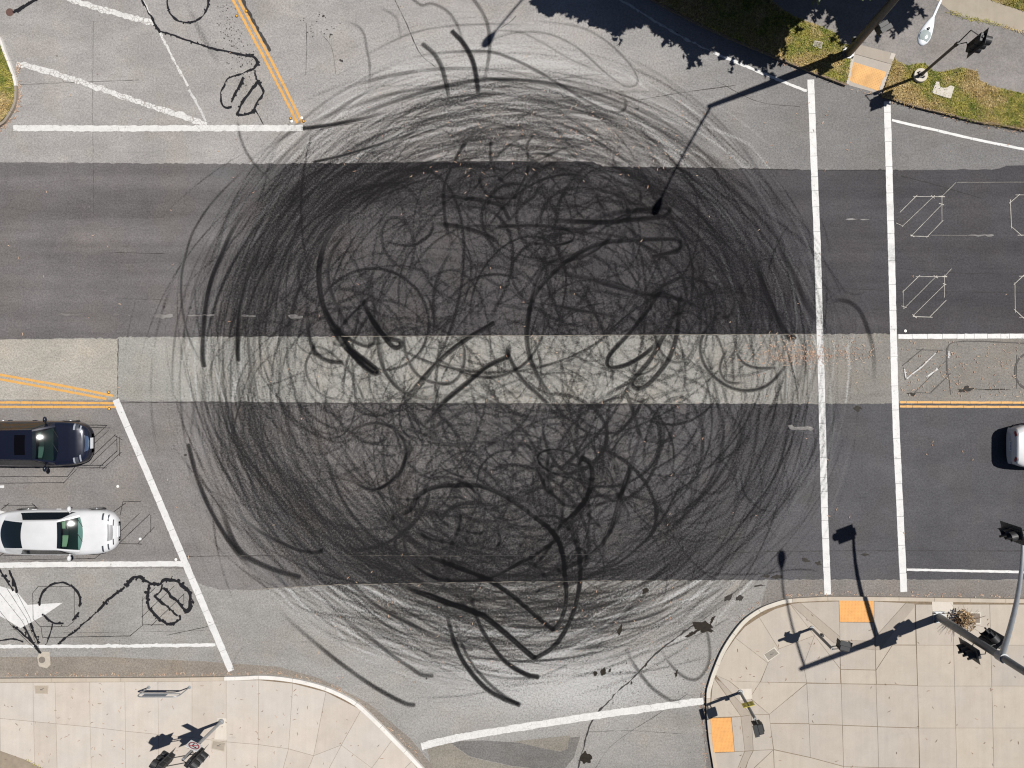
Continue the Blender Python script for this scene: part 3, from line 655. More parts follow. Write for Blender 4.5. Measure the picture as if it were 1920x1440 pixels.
# ---------------------------------------------------------------- painted markings: parts of the road
LIFT = [0.]
def lift():
    LIFT[0] = (LIFT[0]+.00011) % .0036
    return LIFT[0]
def poly_path(pts, step):
    P = np.asarray(pts, float); out = [catmull(P[i:i+2], step)[:-1] for i in range(len(P)-1)]+[P[-1:]]
    return np.vstack(out)
def ribbon_mesh(name, pts, width, m, z=None, step=1.75, ragged=.35, nv=None, rub=True, taper=False, straight=False):
    if z is None: z = .0075+lift()
    C = poly_path(pts, step) if straight else catmull(pts, step); d = np.gradient(C, axis=0); Ln = np.hypot(d[:, 0], d[:, 1])+1e-9
    nx, ny = -d[:, 1]/Ln, d[:, 0]/Ln
    n = len(C); nv = nv or max(2, int(width/2.2)+1)
    w = np.asarray(width if not np.isscalar(width) else np.full(n, width), float)
    k = max(3, n//3)
    ja = np.interp(np.arange(n), np.linspace(0, n-1, k), rng.normal(0, ragged, k)); jb = np.interp(np.arange(n), np.linspace(0, n-1, k), rng.normal(0, ragged, k))
    if taper: w = w*np.clip(np.minimum(np.arange(n), n-1-np.arange(n))/4+.25, .25, 1)
    t = np.linspace(-.5, .5, nv)
    off = w[:, None]*t[None]+np.where(t[None] < 0, ja[:, None], jb[:, None])*np.abs(t[None])*2
    X = C[:, 0, None]+nx[:, None]*off; Y = C[:, 1, None]+ny[:, None]*off
    me = bpy.data.meshes.new(name)
    co = np.stack([(X-960)/U, (720-Y)/U, np.full(X.shape, z)], -1)
    me.vertices.add(co.shape[0]*co.shape[1]); me.vertices.foreach_set('co', co.astype(np.float32).ravel())
    i = np.arange(X.size).reshape(X.shape)
    q = np.stack([i[:-1, :-1], i[:-1, 1:], i[1:, 1:], i[1:, :-1]], -1).reshape(-1, 4)
    a = co.reshape(-1, 3)[q[0]]; cr = np.cross(a[1]-a[0], a[2]-a[0])
    if cr[2] < 0: q = q[:, ::-1]
    me.loops.add(q.size); me.loops.foreach_set('vertex_index', q.ravel().astype(np.int32))
    me.polygons.add(len(q)); me.polygons.foreach_set('loop_start', np.arange(0, q.size, 4, dtype=np.int32))
    me.update(calc_edges=True)
    if rub: carry(me, X.ravel(), Y.ravel())
    me.materials.append(m)
    return me
def line(name, pts, width, m, parent=None, **k):
    return link(bpy.data.objects.new(name, ribbon_mesh(name, pts, width, m, **k)), parent or road)
def segmented(name, pts, width, m, seg=40., gap=.55, label=None):
    """a line laid as preformed strips with hairline joints: one part, its strips under it"""
    C = catmull(pts, 1.0)
    s = np.concatenate([[0], np.cumsum(np.hypot(*np.diff(C, axis=0).T))]); T = s[-1]
    root = empty(name); root.parent = road
    cuts = [0.]
    while cuts[-1] < T-seg*.6: cuts.append(cuts[-1]+seg*rng.uniform(.45, 1.5))
    cuts[-1] = T
    for a, b in zip(cuts[:-1], cuts[1:]):
        u = np.linspace(a+gap/2, b-gap/2, max(3, int((b-a)/8)))
        q = np.stack([np.interp(u, s, C[:, 0]), np.interp(u, s, C[:, 1])], 1)
        line('paint_strip', q, width*rng.uniform(.985, 1.015), m, root, ragged=.18)
    if label: root['label'] = label
    return root

segmented('crosswalk_line', [(1520,149),(1527,330),(1533,480),(1541,757),(1546,960),(1552,1115)], 12.6, M['paint'], 41, label='left of the two long white crosswalk lines, scuffed by tyres')
segmented('crosswalk_line', [(1663,190),(1671.5,480),(1678.5,757),(1687.5,960),(1694.5,1110)], 12.8, M['paint'], 38, label='right of the two long white crosswalk lines, clean white')
segmented('stop_line', [(1684,631),(1800,630.5),(1960,630)], 9, M['paint'], 26)
segmented('stop_line', [(217,749),(285,907),(346,1052),(434,1258)], 12.5, M['paint'], 44, label='slanting white stop line in front of the white sedan')
line('stop_line', [(790,1399),(850,1385),(905,1375),(1100,1344),(1200,1330),(1319,1314)], 13.5, M['paint_solid'], ragged=.5)
line('stop_line', [(25,240),(200,241),(400,240.5),(568,240)], 11.5, M['paint_solid'], ragged=.6)
segmented('yellow_line', [(1687,754),(1800,754.5),(1960,755)], 4.0, M['paint_yellow'], 26)
segmented('yellow_line', [(1687,762),(1800,762.5),(1960,763)], 4.0, M['paint_yellow'], 26)
for p in ([(-60,754.5),(100,755),(214,756)], [(-60,762.5),(100,763),(216,763)], [(-60,690),(0,702.5),(110,722),(212,742)], [(-60,699),(0,711),(110,731),(200,748)]):
    segmented('yellow_line', p, 4.4, M['paint_yellow'], 24, gap=.4)
for p in ([(410,-55),(437,0),(500,118),(558,231)], [(421,-55),(448,0),(511,118),(567,231)]):
    segmented('yellow_line', p, 4.8, M['paint_yellow'], 60, gap=.4)
line('blackout_line', [(430,-60),(455,0),(480,48),(507,96)], 5.5, M['blackout'], z=.0062, ragged=1.)
line('edge_line', [(1700,1068),(1800,1070),(1960,1073.5)], 4.6, M['paint'], ragged=.2)
segmented('edge_line', [(1672,225),(1712,235),(1750,243),(1813,258),(1870,270),(1960,288)], 4.8, M['paint'], 60, gap=.4)
line('edge_line', [(1338,99),(1370,112),(1400,125),(1460,150),(1513,171)], 5.2, M['paint'], ragged=.5)
line('edge_line', [(1150,-8),(1200,22),(1240,47),(1290,75),(1330,95)], 3.6, M['paint_faint'], ragged=.8)
line('lane_line', [(-60,1061),(100,1058.5),(343,1057)], 10, M['paint'], ragged=.3)
line('lane_line', [(-60,1212),(100,1212),(280,1210.5),(404,1209)], 6, M['paint'], ragged=.6)
line('lane_line', [(-30,912.5),(8,912.5)], 5, M['paint'])
line('lane_line', [(255,-25),(267,0),(300,62),(330,120),(352,162)], 4.2, M['paint_old'], ragged=.7)
line('lane_line', [(355,168),(372,200),(386,228)], 4., M['paint_faint'], ragged=.8)
line('hatch_line', [(31,121),(60,126),(150,153),(250,188),(330,214),(388,234)], 10.5, M['paint_old'], ragged=1.1)
line('hatch_line', [(120,-8),(133,0),(190,17),(240,31),(289,44)], 10, M['paint_old'], ragged=1.2)
for p, w in (([(110,590),(140,590),(166,590)], 2.4), ([(214,590.3),(245,590.5)], 3.2), ([(286,592),(304,592),(324,592)], 9), ([(352,591.5),(402,591.5)], 2.2), ([(452,592),(480,592.5)], 4), ([(540,592),(556,594),(568,595)], 8), ([(1815,441),(1865,441.5)], 3), ([(1585,411),(1630,411.5)], 2.2), ([(1478,798),(1490,803),(1510,802),(1526,804)], 7)):
    line('faded_dash', p, w*.85, M['paint_ghost'], ragged=.9, taper=True)
# turn arrow
ar = MB(); poly = [(-140,1128),(-30,1100),(0,1099),(18,1104),(34,1112),(52,1134),(118,1130),(84,1153),(62,1165),(38,1178),(20,1166),(0,1155),(-40,1150),(-140,1150)]
ar.add([(*G(*p).xy, .0072) for p in poly], [tuple(range(len(poly)))[::-1]])
o = ar.build('turn_arrow', M['paint'], road)
if o.data.polygons[0].normal.z < 0: o.data.flip_normals()
carry(o.data, np.array([p[0] for p in poly], float), np.array([p[1] for p in poly], float))
ar = MB(); poly = [(-60,950),(0,957),(20,962),(8,968),(0,972),(-60,975)]
ar.add([(*G(*p).xy, .0072) for p in poly], [tuple(range(len(poly)))[::-1]])
o = ar.build('turn_arrow', M['paint'], road)
if o.data.polygons[0].normal.z < 0: o.data.flip_normals()
carry(o.data, np.array([p[0] for p in poly], float), np.array([p[1] for p in poly], float))

# ---------------------------------------------------------------- saw-cut loop detectors, tar, cracks, stains
def strokes(name, items, m, z, blobs=0., parent=None, ragged=.5, straight=False):
    b = MB()
    for k_, (pts, w) in enumerate(items):
        zz = z+.00006*(k_ % 30)
        me = ribbon_mesh('tmp', pts, w, m, z=zz, straight=straight, step=2.2, ragged=ragged*w*.2, nv=2, rub=False)
        vs = [tuple(v.co) for v in me.vertices]; fs = [tuple(p.vertices) for p in me.polygons]
        b.add(vs, fs); bpy.data.meshes.remove(me)
        if blobs:
            C = catmull(pts, 2.)
            for q in C[rng.random(len(C)) < blobs]:
                r = rng.uniform(.25, .75)*w/U; a0 = rng.uniform(0, 6.28); k = 6
                c = G(q[0]+rng.normal(0, w*.35), q[1]+rng.normal(0, w*.35), z+rng.uniform(.002, .0042))
                b.add([(c.x+r*rng.uniform(.5, 1.2)*math.cos(a0+6.283*j/k), c.y+r*rng.uniform(.5, 1.2)*math.sin(a0+6.283*j/k), c.z) for j in range(k)], [tuple(range(k))])
    o = b.build(name, m, parent or road); return o
def Z(tx, ty, s): return lambda *p: [(tx+x/s, ty+y/s) for x, y in p]
z5 = Z(0, 1060, 4.8); z7 = Z(380, 90, 8.727); z1 = Z(0, 770, 8.); z6 = Z(1660, 330, 3.512); z3 = Z(0, 0, 3.)
circ = lambda cx, cy, r, a0, a1: [(cx+r*math.cos(rad(a)), cy+r*math.sin(rad(a))) for a in np.linspace(a0, a1, max(4, int(abs(a1-a0)/14)))]
TAR = [(z5((530,705),(700,570),(850,440),(900,390),(1000,290),(1120,200)), 3.6), (z5((900,390),(1000,290),(1120,200)), 4.6), (z5((1130,190),(1180,130),(1250,100),(1310,140),(1350,160),(1430,165),(1500,130),(1600,150),(1700,240),(1715,330),(1700,400),(1660,410)), 6.),
       (z5((1340,170),(1335,260),(1340,370),(1380,430),(1480,515),(1560,520),(1620,480),(1610,450)), 5.4), (z5((1470,200),(1560,290),(1680,405)), 4.6), (z5((1385,270),(1480,350),(1600,455)), 4.2), (z5((1465,170),(1440,240),(1390,275)), 3.),
       (circ(113, 1131, 38.5, 175, 300), 3.4), (circ(113, 1131, 38.5, 300, 366), 4.2), (circ(113, 1131, 38.5, 25, 55), 4), (circ(113, 1131, 38.5, 80, 145), 3.4),
       (z5((475,520),(450,620),(420,710)), 2.4), (z5((-30,0),(10,50),(60,130),(120,230)), 4.6), (z5((90,40),(110,120),(155,240)), 4.6), (z5((120,540),(200,610),(290,690),(370,790)), 3.6), (z5((215,550),(270,650),(360,790)), 3.4), (z5((270,520),(310,600),(360,700)), 5.), (z5((-20,680),(60,670),(130,665),(210,690)), 3)]
strokes('tar_seal', TAR, M['tar'], .0145, blobs=.42, ragged=1.1)
THIN = [(z5((345,190),(670,190),(670,500),(610,550),(360,550),(300,480),(295,250),(345,190)), .9), (z5((370,550),(385,650),(1170,635),(1290,535),(1480,535)), 1.1), (z5((1285,280),(1285,540)), .9), (z5((1275,320),(1400,200)), .9), (z5((1275,465),(1570,185)), .9), (z5((1360,545),(1660,255)), .9), (z5((1655,255),(1655,350)), .8), (z5((1500,630),(1870,550)), .8), (z5((0,410),(120,560),(350,780)), .7), (z5((0,250),(200,500),(340,760)), .7), (z5((60,200),(240,480),(350,760)), .7), (z5((150,240),(270,470),(360,770)), .7),
        (z1((1320,215),(1610,220)), 1.2), (z1((1360,250),(1655,260)), 1.), (z1((1390,420),(1600,225)), 1.), (z1((1390,520),(1640,285)), .9), (z1((1310,760),(1735,355)), 1.), (z1((1350,810),(1750,430)), .9), (z1((1755,370),(1758,600)), 1.), (z1((1797,390),(1797,680)), 1.), (z1((1490,850),(1760,600)), 1.3), (z1((1535,880),(1825,620)), 1.), (z1((1180,818),(1550,820)), 1.2), (z1((1160,857),(1605,857)), 1.1), (z1((-300,990),(1020,988)), 1.), (z1((-300,1090),(960,1078)), 1.), (z1((1010,995),(1130,840)), 1.), (z1((950,1090),(1150,880)), 1.), (z1((1720,370),(1840,440)), 1.1), (z1((60,1420),(530,1418)), 1.1), (z1((480,1390),(600,1500)), 1.1), (z1((20,1480),(140,1390)), 1.1),
        ([(225,968),(231,940),(264,940)], 1.1), ([(213,960),(236,943)], 1.1), ([(224,1018),(282,963)], 1.1), ([(220,1002),(262,962)], 1.), ([(283,965),(283,998)], 1.), ([(258,1020),(290,988)], 1.1), ([(219,1019),(266,1020)], 1.1), ([(0,1043),(8,1036)], 1.), ([(6,1042),(180,1037),(192,1030)], 1.), ([(18,1050),(178,1047),(200,1030)], 1.)]
strokes('saw_cut', THIN, M['tar'], .0118, blobs=.02, ragged=.6, straight=True)
TAR2 = [(z7((-700,-280),(150,5),(300,35),(700,120),(850,150),(900,240),(860,320),(740,380),(600,440),(480,470),(400,520),(330,660),(300,760),(340,960),(480,970)), 3.4), (z7((700,120),(850,150),(900,240),(860,330)), 6.), (z7((660,480),(620,600),(540,740),(470,890)), 4.2), (z7((850,400),(900,530),(980,680),(980,760),(880,930),(830,1030),(760,1080),(640,1095),(550,1090)), 4.), (z7((900,560),(830,650),(700,820),(620,960),(560,1080)), 4.2), (z7((880,1040),(1000,1250)), 1.4), (z7((840,1010),(880,1050)), 6), (z7((550,1100),(570,1090)), 5),
        (circ(352, 4, 38.5, -20, 200), 3.8), ([(262,-8),(275,17),(288,40),(300,62)], 4.), ([(28,22),(50,10),(76,-6)], 5)]
TAR2 = [(p, w*.95) for p, w in TAR2]
strokes('tar_seal', TAR2, M['tar'], .0145, blobs=.42, ragged=1.2)
PALE = [(z6((95,240),(210,125)), 1.1), (z6((182,135),(370,137)), 1.1), (z6((108,335),(325,128)), .9), (z6((175,390),(375,185)), 1.), (z6((270,405),(380,292)), 1.1), (z6((372,125),(372,300)), 1.), (z6((165,395),(285,400)), 1.2), (z6((370,137),(465,42)), .8), (z6((350,135),(392,137)), 2), (z6((352,180),(385,190)), 1.6), (z6((165,388),(190,400)), 2), (z6((300,128),(325,148)), 1.2), (z6((70,310),(118,330)), .9),
        (z6((112,765),(228,652)), 1.1), (z6((200,663),(405,663)), 1.1), (z6((120,875),(340,655)), .8), (z6((182,920),(395,710)), .9), (z6((290,930),(400,818)), 1.1), (z6((388,650),(388,800)), 1.), (z6((180,925),(310,930)), 1.2), (z6((390,660),(435,610)), .9), (z6((375,662),(406,662)), 2.4), (z6((318,655),(345,672)), 1.4), (z6((378,708),(400,716)), 1.4), (z6((178,912),(205,935)), 1.8), (z6((105,855),(140,868)), 1), (z6((117,750),(117,875)), .7),
        (z6((822,155),(830,345)), 1.3), (z6((815,180),(885,120)), 1.2), (z6((855,125),(1100,125)), 1.), (z6((825,330),(900,395)), 1.3), (z6((870,390),(1100,390)), 1.2), (z6((852,700),(855,900)), 1.), (z6((845,715),(915,650)), 1.4), (z6((880,660),(1100,660)), 1.), (z6((845,875),(915,940)), 1.3), (z6((880,930),(1100,930)), 1.), (z6((470,42),(1000,40)), .5), (z6((300,390),(540,391)), .4)]
PALE = [(p, w*.85) for p, w in PALE]
strokes('pale_saw_cut', PALE, M['chalk'], .0118, blobs=.012, ragged=.5, straight=True)
OLD = [(z6((110,1250),(250,1135)), 1.6), (z6((205,1143),(380,1148)), 1.4), (z6((130,1340),(345,1155)), 1.6), (z6((190,1430),(400,1215)), 1.), (z6((300,1425),(430,1300)), 1.8), (z6((403,1130),(405,1310)), 2.6), (z6((400,1150),(480,1090),(913,1100)), 2.), (z6((415,1300),(430,1440)), .9), (z6((120,1260),(130,1345)), 1.2), (circ(1940, 696, 37, 120, 240), 3.2), (z6((865,1180),(865,1400)), .8), (z6((200,1425),(300,1430)), .9)]
M['tar_old'] = plain('greyed_tar', L(78, 72, 68), .75, noise=.3, nscale=12)
strokes('tar_seal', OLD, M['tar_old'], .0118, blobs=.10)
strokes('pale_saw_cut', [(z6((140,1335),(180,1300),(240,1255),(330,1165)), 2.2), (z6((270,1325),(345,1270)), 3.4), (z6((125,1270),(135,1330)), 2.2), (z6((418,1155),(420,1185)), 3.4)], M['paint_faint'], .0150, blobs=.2)
CR = [([(1082,1450),(1095,1400),(1110,1352),(1150,1305),(1190,1268),(1230,1225),(1262,1200),(1300,1172)], 2.4), ([(738,-5),(750,20),(765,50),(775,75),(790,103),(815,125)], .9), ([(574,42),(575,90),(573,140)], .7), ([(740,228),(840,218),(960,210),(1075,201),(1180,190),(1290,172),(1380,160)], .8), ([(590,245),(660,232),(740,226)], .8), ([(0,160),(260,150)], .0 or .5), ([(175,40),(174,210),(176,400)], .5), ([(940,52),(958,40),(968,30)], .8),
      ([(340,1043),(640,1041),(900,1042),(1280,1037),(1560,1033),(1920,1033)], 1.0), ([(640,1096),(850,1092.5),(1280,1087.5)], .6), ([(226,754),(640,757),(1000,757),(1280,757.5)], 1.1), ([(640,306.5),(870,302.5),(1110,303.5)], 1.), ([(1282,314.5),(1500,318.5),(1690,319)], 1.0), ([(1690,330),(1760,348),(1840,372)], .9), ([(205,473),(310,476)], .8), ([(222,635),(221,700),(221,750)], 1.2), ([(1110,1450),(1150,1395),(1240,1335),(1290,1300)], .5), ([(1100,1372),(1180,1370),(1280,1376)], .6), ([(690,1398),(740,1420)], .01 or .5)]
CR += [([(1550,540),(1700,545),(1920,549)], .6), ([(1700,505),(1800,512),(1920,514)], .5), ([(230,560),(330,563)], .4), ([(1230,840),(1330,842),(1460,838)], .4), ([(560,1110),(700,1106)], .5), ([(20,1180),(140,1186),(400,1182)], .4), ([(600,60),(622,90),(630,140)], .4), ([(1340,150),(1420,190),(1500,200)], .5)]
strokes('crack', CR, M['crack'], .0065, blobs=.03, ragged=1.6)
strokes('seam_grit', [([(470,1106.5),(533,1101.5),(640,1096.5),(850,1092.5),(1100,1089.5),(1280,1087.5)], 1.0), ([(360,1043),(640,1041),(860,1043)], .45), ([(640,630.6),(960,629.5),(1280,627.6),(1530,626.4)], .7), ([(1010,756.6),(1280,756.8)], .5)], plain('seam_grit', L(150, 142, 130), .9, noise=.3, nscale=6), .0066, blobs=.04, ragged=1.5)
def blots(name, items, m, z=.0068):
    b = MB()
    for x, y, rx, ry, a in items:
        k = 26; ph = rng.normal(0, .26, k); ph = (ph+np.roll(ph, 1)*.8+np.roll(ph, 2)*.5)*.75
        c, s = math.cos(rad(a)), math.sin(rad(a))
        pts = []; zb = z+lift()*.25
        for j in range(k):
            r = 1+ph[j]; u, v = rx*r*math.cos(6.283*j/k), ry*r*math.sin(6.283*j/k)
            pts.append((*G(x+u*c-v*s, y+u*s+v*c).xy, zb))
        b.add(pts, [tuple(range(k))[::-1]])
    o = b.build(name, m, road)
    bm = bmesh.new(); bm.from_mesh(o.data)
    for f in bm.faces:
        f.normal_update()
        if f.normal.z < 0: f.normal_flip()
    bm.to_mesh(o.data); bm.free()
    return o
blots('oil_stain', [(1322,1176,19,11,15),(1300,1186,14,4,-25),(1335,1162,8,3,-60),(1099,1419,9,12,0)], M['stain'])
blots('oil_stain', [(1131,1260,4,7,15),(1116,1263,4,6,20),(1143,1258,2,5,20),(1163,1182,4,8,15),(1211,1108,4,6,30),(1211,1246,2,3,0),(1184,1280,2,3,0),(1268,1263,3,8,15)], M['stain'])
blots('wet_patch', [(1512,1051,8,3,10),(1535,1057,6,4,10),(1457,1082,8,4,-10),(1435,1080,9,2,0),(1386,1122,8,5,-20),(1365,1122,9,4,-30),(1425,1098,10,1.5,-8),(1620,1040,8,3,0),(1608,766,8,4,-5),(1808,731,15,5,-8),(1710,739,8,3,0),(1860,730,30,1.2,0)], M['wet'])
blots('tar_spot', [(308,575,2.2,2,0),(357,577,3,2.5,0),(333,577,1.2,1,0),(404,605,3.5,2.5,0),(478,133,3,2,0),(1281,600,2,2,0),(348,853,2,2,0),(107,105,1.3,1.2,0),(1270,62,2,2,0),(640,114,3,2.5,0),(606,30,3,2,0),(620,65,2,1.5,0),(1195,204,4,2.5,0),(800,1272,1.5,2,0),(773,1189,2,1,-30)]+[(rng.uniform(560,640), rng.uniform(20,75), rng.uniform(.6,1.6), rng.uniform(.6,1.4), 0) for _ in range(26)]+[(rng.uniform(1090,1290), rng.uniform(1200,1330), rng.uniform(.4,1.3), rng.uniform(.4,1.6), 20) for _ in range(46)], M['crack'])
blots('tar_speckle', [(rng.normal(440+40*k, 12), rng.normal(80+120*k, 22), rng.uniform(.5,1.5), rng.uniform(.5,1.2), rng.uniform(0,90)) for k in rng.uniform(-.6,.5,130)], M['crack'], .0066)
# ---------------------------------------------------------------- pavements, kerbs, verges
NAD = Vector((gx(1062), gy(714), 0))
def at(px, py, h=0.):
    """where a point surveyed at height h stands (the survey photo leans tall things away from its nadir)"""
    k = (CAM_H-h)/CAM_H
    return Vector((NAD.x+(px-1062)/U*k, NAD.y-(py-714)/U*k, h))

C_warm = concrete('warm_concrete', L(201, 191, 178), var=.055)
C_pale = concrete('pale_concrete', L(216, 207, 197), var=.05)
C_grey = concrete('grey_concrete', L(197, 188, 177), var=.055)
C_strip = concrete('grooved_border_concrete', L(184, 174, 162), var=.05)
C_kerb = concrete('kerb_concrete', L(206, 194, 178))
C_white = paint('white_kerb_paint', (.50, .48, .45), .16, under=L(190, 178, 160), rubber=0)
C_light = concrete('fresh_concrete', L(226, 218, 206), var=.05)
M['joint'] = plain('joint_grit', L(140, 122, 100), .95, noise=.3, nscale=12)

def inset(poly, d):
    n = len(poly); P = [Vector((p[0], p[1], 0)) for p in poly]
    a = sum(P[i].x*P[(i+1) % n].y-P[(i+1) % n].x*P[i].y for i in range(n)); s = 1 if a > 0 else -1
    out = []
    for i in range(n):
        e0 = (P[i]-P[i-1]).normalized(); e1 = (P[(i+1) % n]-P[i]).normalized()
        n0 = Vector((-e0.y, e0.x, 0))*s; n1 = Vector((-e1.y, e1.x, 0))*s
        b = n0+n1
        if b.length < .2: b = n0
        b = b/max(.35, b.dot(n0)); out.append((P[i].x+b.x*d, P[i].y+b.y*d))
    return out
def slab(name, poly, m, parent, h=.125, gap=.27, z0=.0):
    poly = inset(poly, gap) if gap else poly
    b = MB(); b.prism([tuple(at(x, y, h).xy) for x, y in poly], z0, h+rng.uniform(-.002, .002))
    o = b.build(name, m, parent); return o

def kerb(path, width, side, mats, parent, h=.13, seg=64., name='kerb_stone', white=None):
    C = catmull(path, 3.); s = np.concatenate([[0], np.cumsum(np.hypot(*np.diff(C, axis=0).T))])
    d = np.gradient(C, axis=0); d /= np.hypot(d[:, 0], d[:, 1])[:, None]
    N = np.stack([-d[:, 1], d[:, 0]], 1)*side
    n = max(1, int(s[-1]/seg))
    for k in range(n):
        a, b_ = s[-1]*k/n+.25, s[-1]*(k+1)/n-.25
        u = np.linspace(a, b_, 8)
        o_ = np.stack([np.interp(u, s, C[:, 0]), np.interp(u, s, C[:, 1])], 1); q = np.stack([np.interp(u, s, N[:, 0]), np.interp(u, s, N[:, 1])], 1)
        inn = o_+q*width
        poly = [tuple(p) for p in o_]+[tuple(p) for p in inn[::-1]]
        b = MB(); P2 = [tuple(at(x, y, h).xy) for x, y in poly]; b.prism(P2, 0, h)
        mid = (a+b_)/2; mx, my = np.interp(mid, s, C[:, 0]), np.interp(mid, s, C[:, 1])
        m = mats[1] if white and white(mx, my) else mats[0]
        b.build(name, m, parent)

# --- south-west pavement
sw = tag(empty('sidewalk', G(200, 1400), label='pale concrete pavement with the bike rack on it'), kind='structure')
sw.location = (0, 0, 0)
K1 = [(-420,1277),(0,1272.5),(300,1271),(437,1269),(487,1267),(530,1270),(575,1278),(620,1292),(665,1315),(700,1345),(740,1385),(775,1421),(820,1472),(880,1560)]
kerb(K1, 7., 1, (C_kerb, C_white), sw, white=lambda x, y: 437 < x < 900)
b = MB(); b.prism([tuple(at(x, y, .1).xy) for x, y in K1+[(880,2600),(-420,2600)]], -.02, .114); b.build('paving_bed', M['joint'], sw)
TJ = [(-420,1285),(-230,1283),(-110,1282),(-1,1280),(62,1279.5),(103,1279.5),(168,1279),(234,1278.5),(296,1278.3),(360,1277.5),(424,1276.5),(485,1275),(549,1281.5),(611,1297.5),(677,1331),(735,1388),(772,1428),(800,1462)]
RJ = [(-420,1310),(-230,1322),(-110,1336),(0,1347),(63,1353),(105,1357),(169,1363),(235,1371),(297,1377),(360,1383),(424,1391),(484,1396),(541,1404),(588,1417),(640,1397),(697,1440),(722,1475),(740,1510)]
BJ = [(-420,1480),(-230,1480),(-110,1480),(2,1480),(66,1480),(108,1480),(172,1480),(236,1480),(298,1480),(361,1480),(425,1480),(481,1480),(520,1480),(562,1480),(596,1480),(668,1490),(700,1520),(715,1545)]
C_pale2 = concrete('beige_concrete', L(212, 202, 191), var=.06)
cc = [C_pale, C_pale2, C_pale, C_pale]
for j in range(len(TJ)-1):
    slab('paving_slab', [TJ[j], TJ[j+1], RJ[j+1], RJ[j]], cc[j % 4], sw)
    slab('paving_slab', [RJ[j], RJ[j+1], BJ[j+1], BJ[j]], cc[(j+1) % 4], sw)
for j in range(-5, 8):
    for k in range(6): slab('paving_slab', [(j*80, 1481+k*80), (j*80+80, 1481+k*80), (j*80+80, 1561+k*80), (j*80, 1561+k*80)], cc[(j+k) % 4], sw)

# --- south-east plaza
se = tag(empty('sidewalk', label='large jointed concrete corner pavement with two yellow ramps'), kind='structure')
K2 = [(1370,1640),(1347,1500),(1338,1440),(1330,1390),(1325.5,1343),(1325,1300),(1328,1286),(1337,1258),(1357,1213),(1390,1167),(1423,1142),(1452,1130),(1477,1123.5),(1520,1120.5),(1570,1119),(1717,1120.5),(1920,1123.5),(2420,1130)]
C_white2 = paint('worn_white_kerb_paint', L(226, 218, 204), .2, under=L(190, 178, 160), rubber=0)
kerb(K2, 7.2, 1, (C_kerb, C_white2), se, white=lambda x, y: x < 1478 and y < 1300)
b = MB(); b.prism([tuple(at(x, y, .1).xy) for x, y in K2+[(2420,2600),(1370,2600)]], -.02, .114); b.build('paving_bed', M['joint'], se)
q = lambda *p: [(1280+x/3, 960+y/3) for x, y in p]
FAN = [
 ([(606,520),(520,545),(430,592),(540,770),(742,695)], C_warm), ([(430,592),(350,645),(296,708),(480,850),(540,770)], C_warm), ([(296,708),(240,790),(180,915),(260,950),(435,957),(480,850)], C_warm),
 ([(480,850),(540,770),(742,695),(680,860),(698,960),(438,957)], C_grey), ([(742,695),(885,882),(888,965),(698,960),(680,860)], C_grey),
 ([(606,520),(850,737),(885,738),(885,880)], C_grey), ([(606,518),(660,510),(885,702),(885,738),(850,737)], C_strip),
 ([(660,510),(879,502),(883,620),(885,702)], C_grey), ([(883,620),(1077,622),(1081,726),(885,722)], C_grey), ([(885,722),(1081,726),(1083,776),(885,757)], C_strip),
 ([(885,757),(1083,776),(1085,888),(888,884)], C_grey), ([(1077,503),(1254,512),(1086,700),(1077,622)], C_grey), ([(1254,512),(1306,515),(1300,540),(1110,776),(1083,776),(1084,702)], C_strip),
 ([(1306,520),(1311,747),(1180,747),(1088,886),(1084,776),(1110,776)], C_warm),
 ([(180,935),(222,960),(385,1140),(328,1150)], C_strip), ([(186,918),(260,950),(487,1138),(385,1140),(222,960)], C_grey),
 ([(166,990),(178,937),(328,1150),(152,1156)], C_warm), ([(262,950),(435,957),(378,1045)], C_warm), ([(435,957),(698,962),(487,1138),(378,1045)], C_warm),
 ([(274,1155),(327,1151),(350,1345),(292,1348)], C_grey), ([(327,1151),(386,1141),(397,1341),(350,1345)], C_strip), ([(386,1141),(487,1139),(510,1336),(397,1341)], C_grey),
 ([(180,1356),(348,1346),(310,1440),(205,1600),(200,1500)], C_grey), ([(349,1347),(396,1342),(368,1400),(330,1500),(300,1600),(230,1600),(310,1440)], C_strip), ([(398,1342),(510,1337),(400,1440),(350,1600),(310,1600),(368,1400)], C_grey), ([(510,1338),(520,1600),(352,1600),(402,1440)], C_warm),
 ([(487,1138),(698,964),(710,1190),(492,1188)], C_grey), ([(492,1190),(712,1192),(718,1380),(512,1335)], C_grey), ([(512,1338),(718,1382),(905,1432),(905,1600),(520,1600)], C_warm),
 ([(698,964),(892,966),(898,1198),(710,1192)], C_grey), ([(712,1194),(898,1200),(905,1430),(718,1380)], C_grey),
 ([(888,886),(1085,890),(1088,968),(892,965)], C_warm), ([(892,967),(1088,970),(1095,1206),(898,1199)], C_grey), ([(899,1201),(1096,1208),(1102,1436),(905,1432)], C_grey),
 ([(1088,890),(1180,749),(1313,750),(1320,975),(1090,968)], C_warm), ([(1088,970),(1322,977),(1326,1214),(1096,1207)], C_grey), ([(1097,1209),(1327,1216),(1330,1440),(1102,1437)], C_grey),
 ([(905,1433),(1103,1438),(1106,1660),(905,1660)], C_grey), ([(1103,1438),(1331,1441),(1334,1660),(1106,1660)], C_grey)]
for p, m in FAN: slab('paving_slab', q(*p), m, se)
XL = [(1310,24), (1518,24), (1727,24), (1938,24), (2150,24), (2360,24), (2570,24), (2790,24), (3000,24), (3210,24)]; YL = [520, 749, 979, 1215, 1441, 1662, 1880, 2100, 2320]
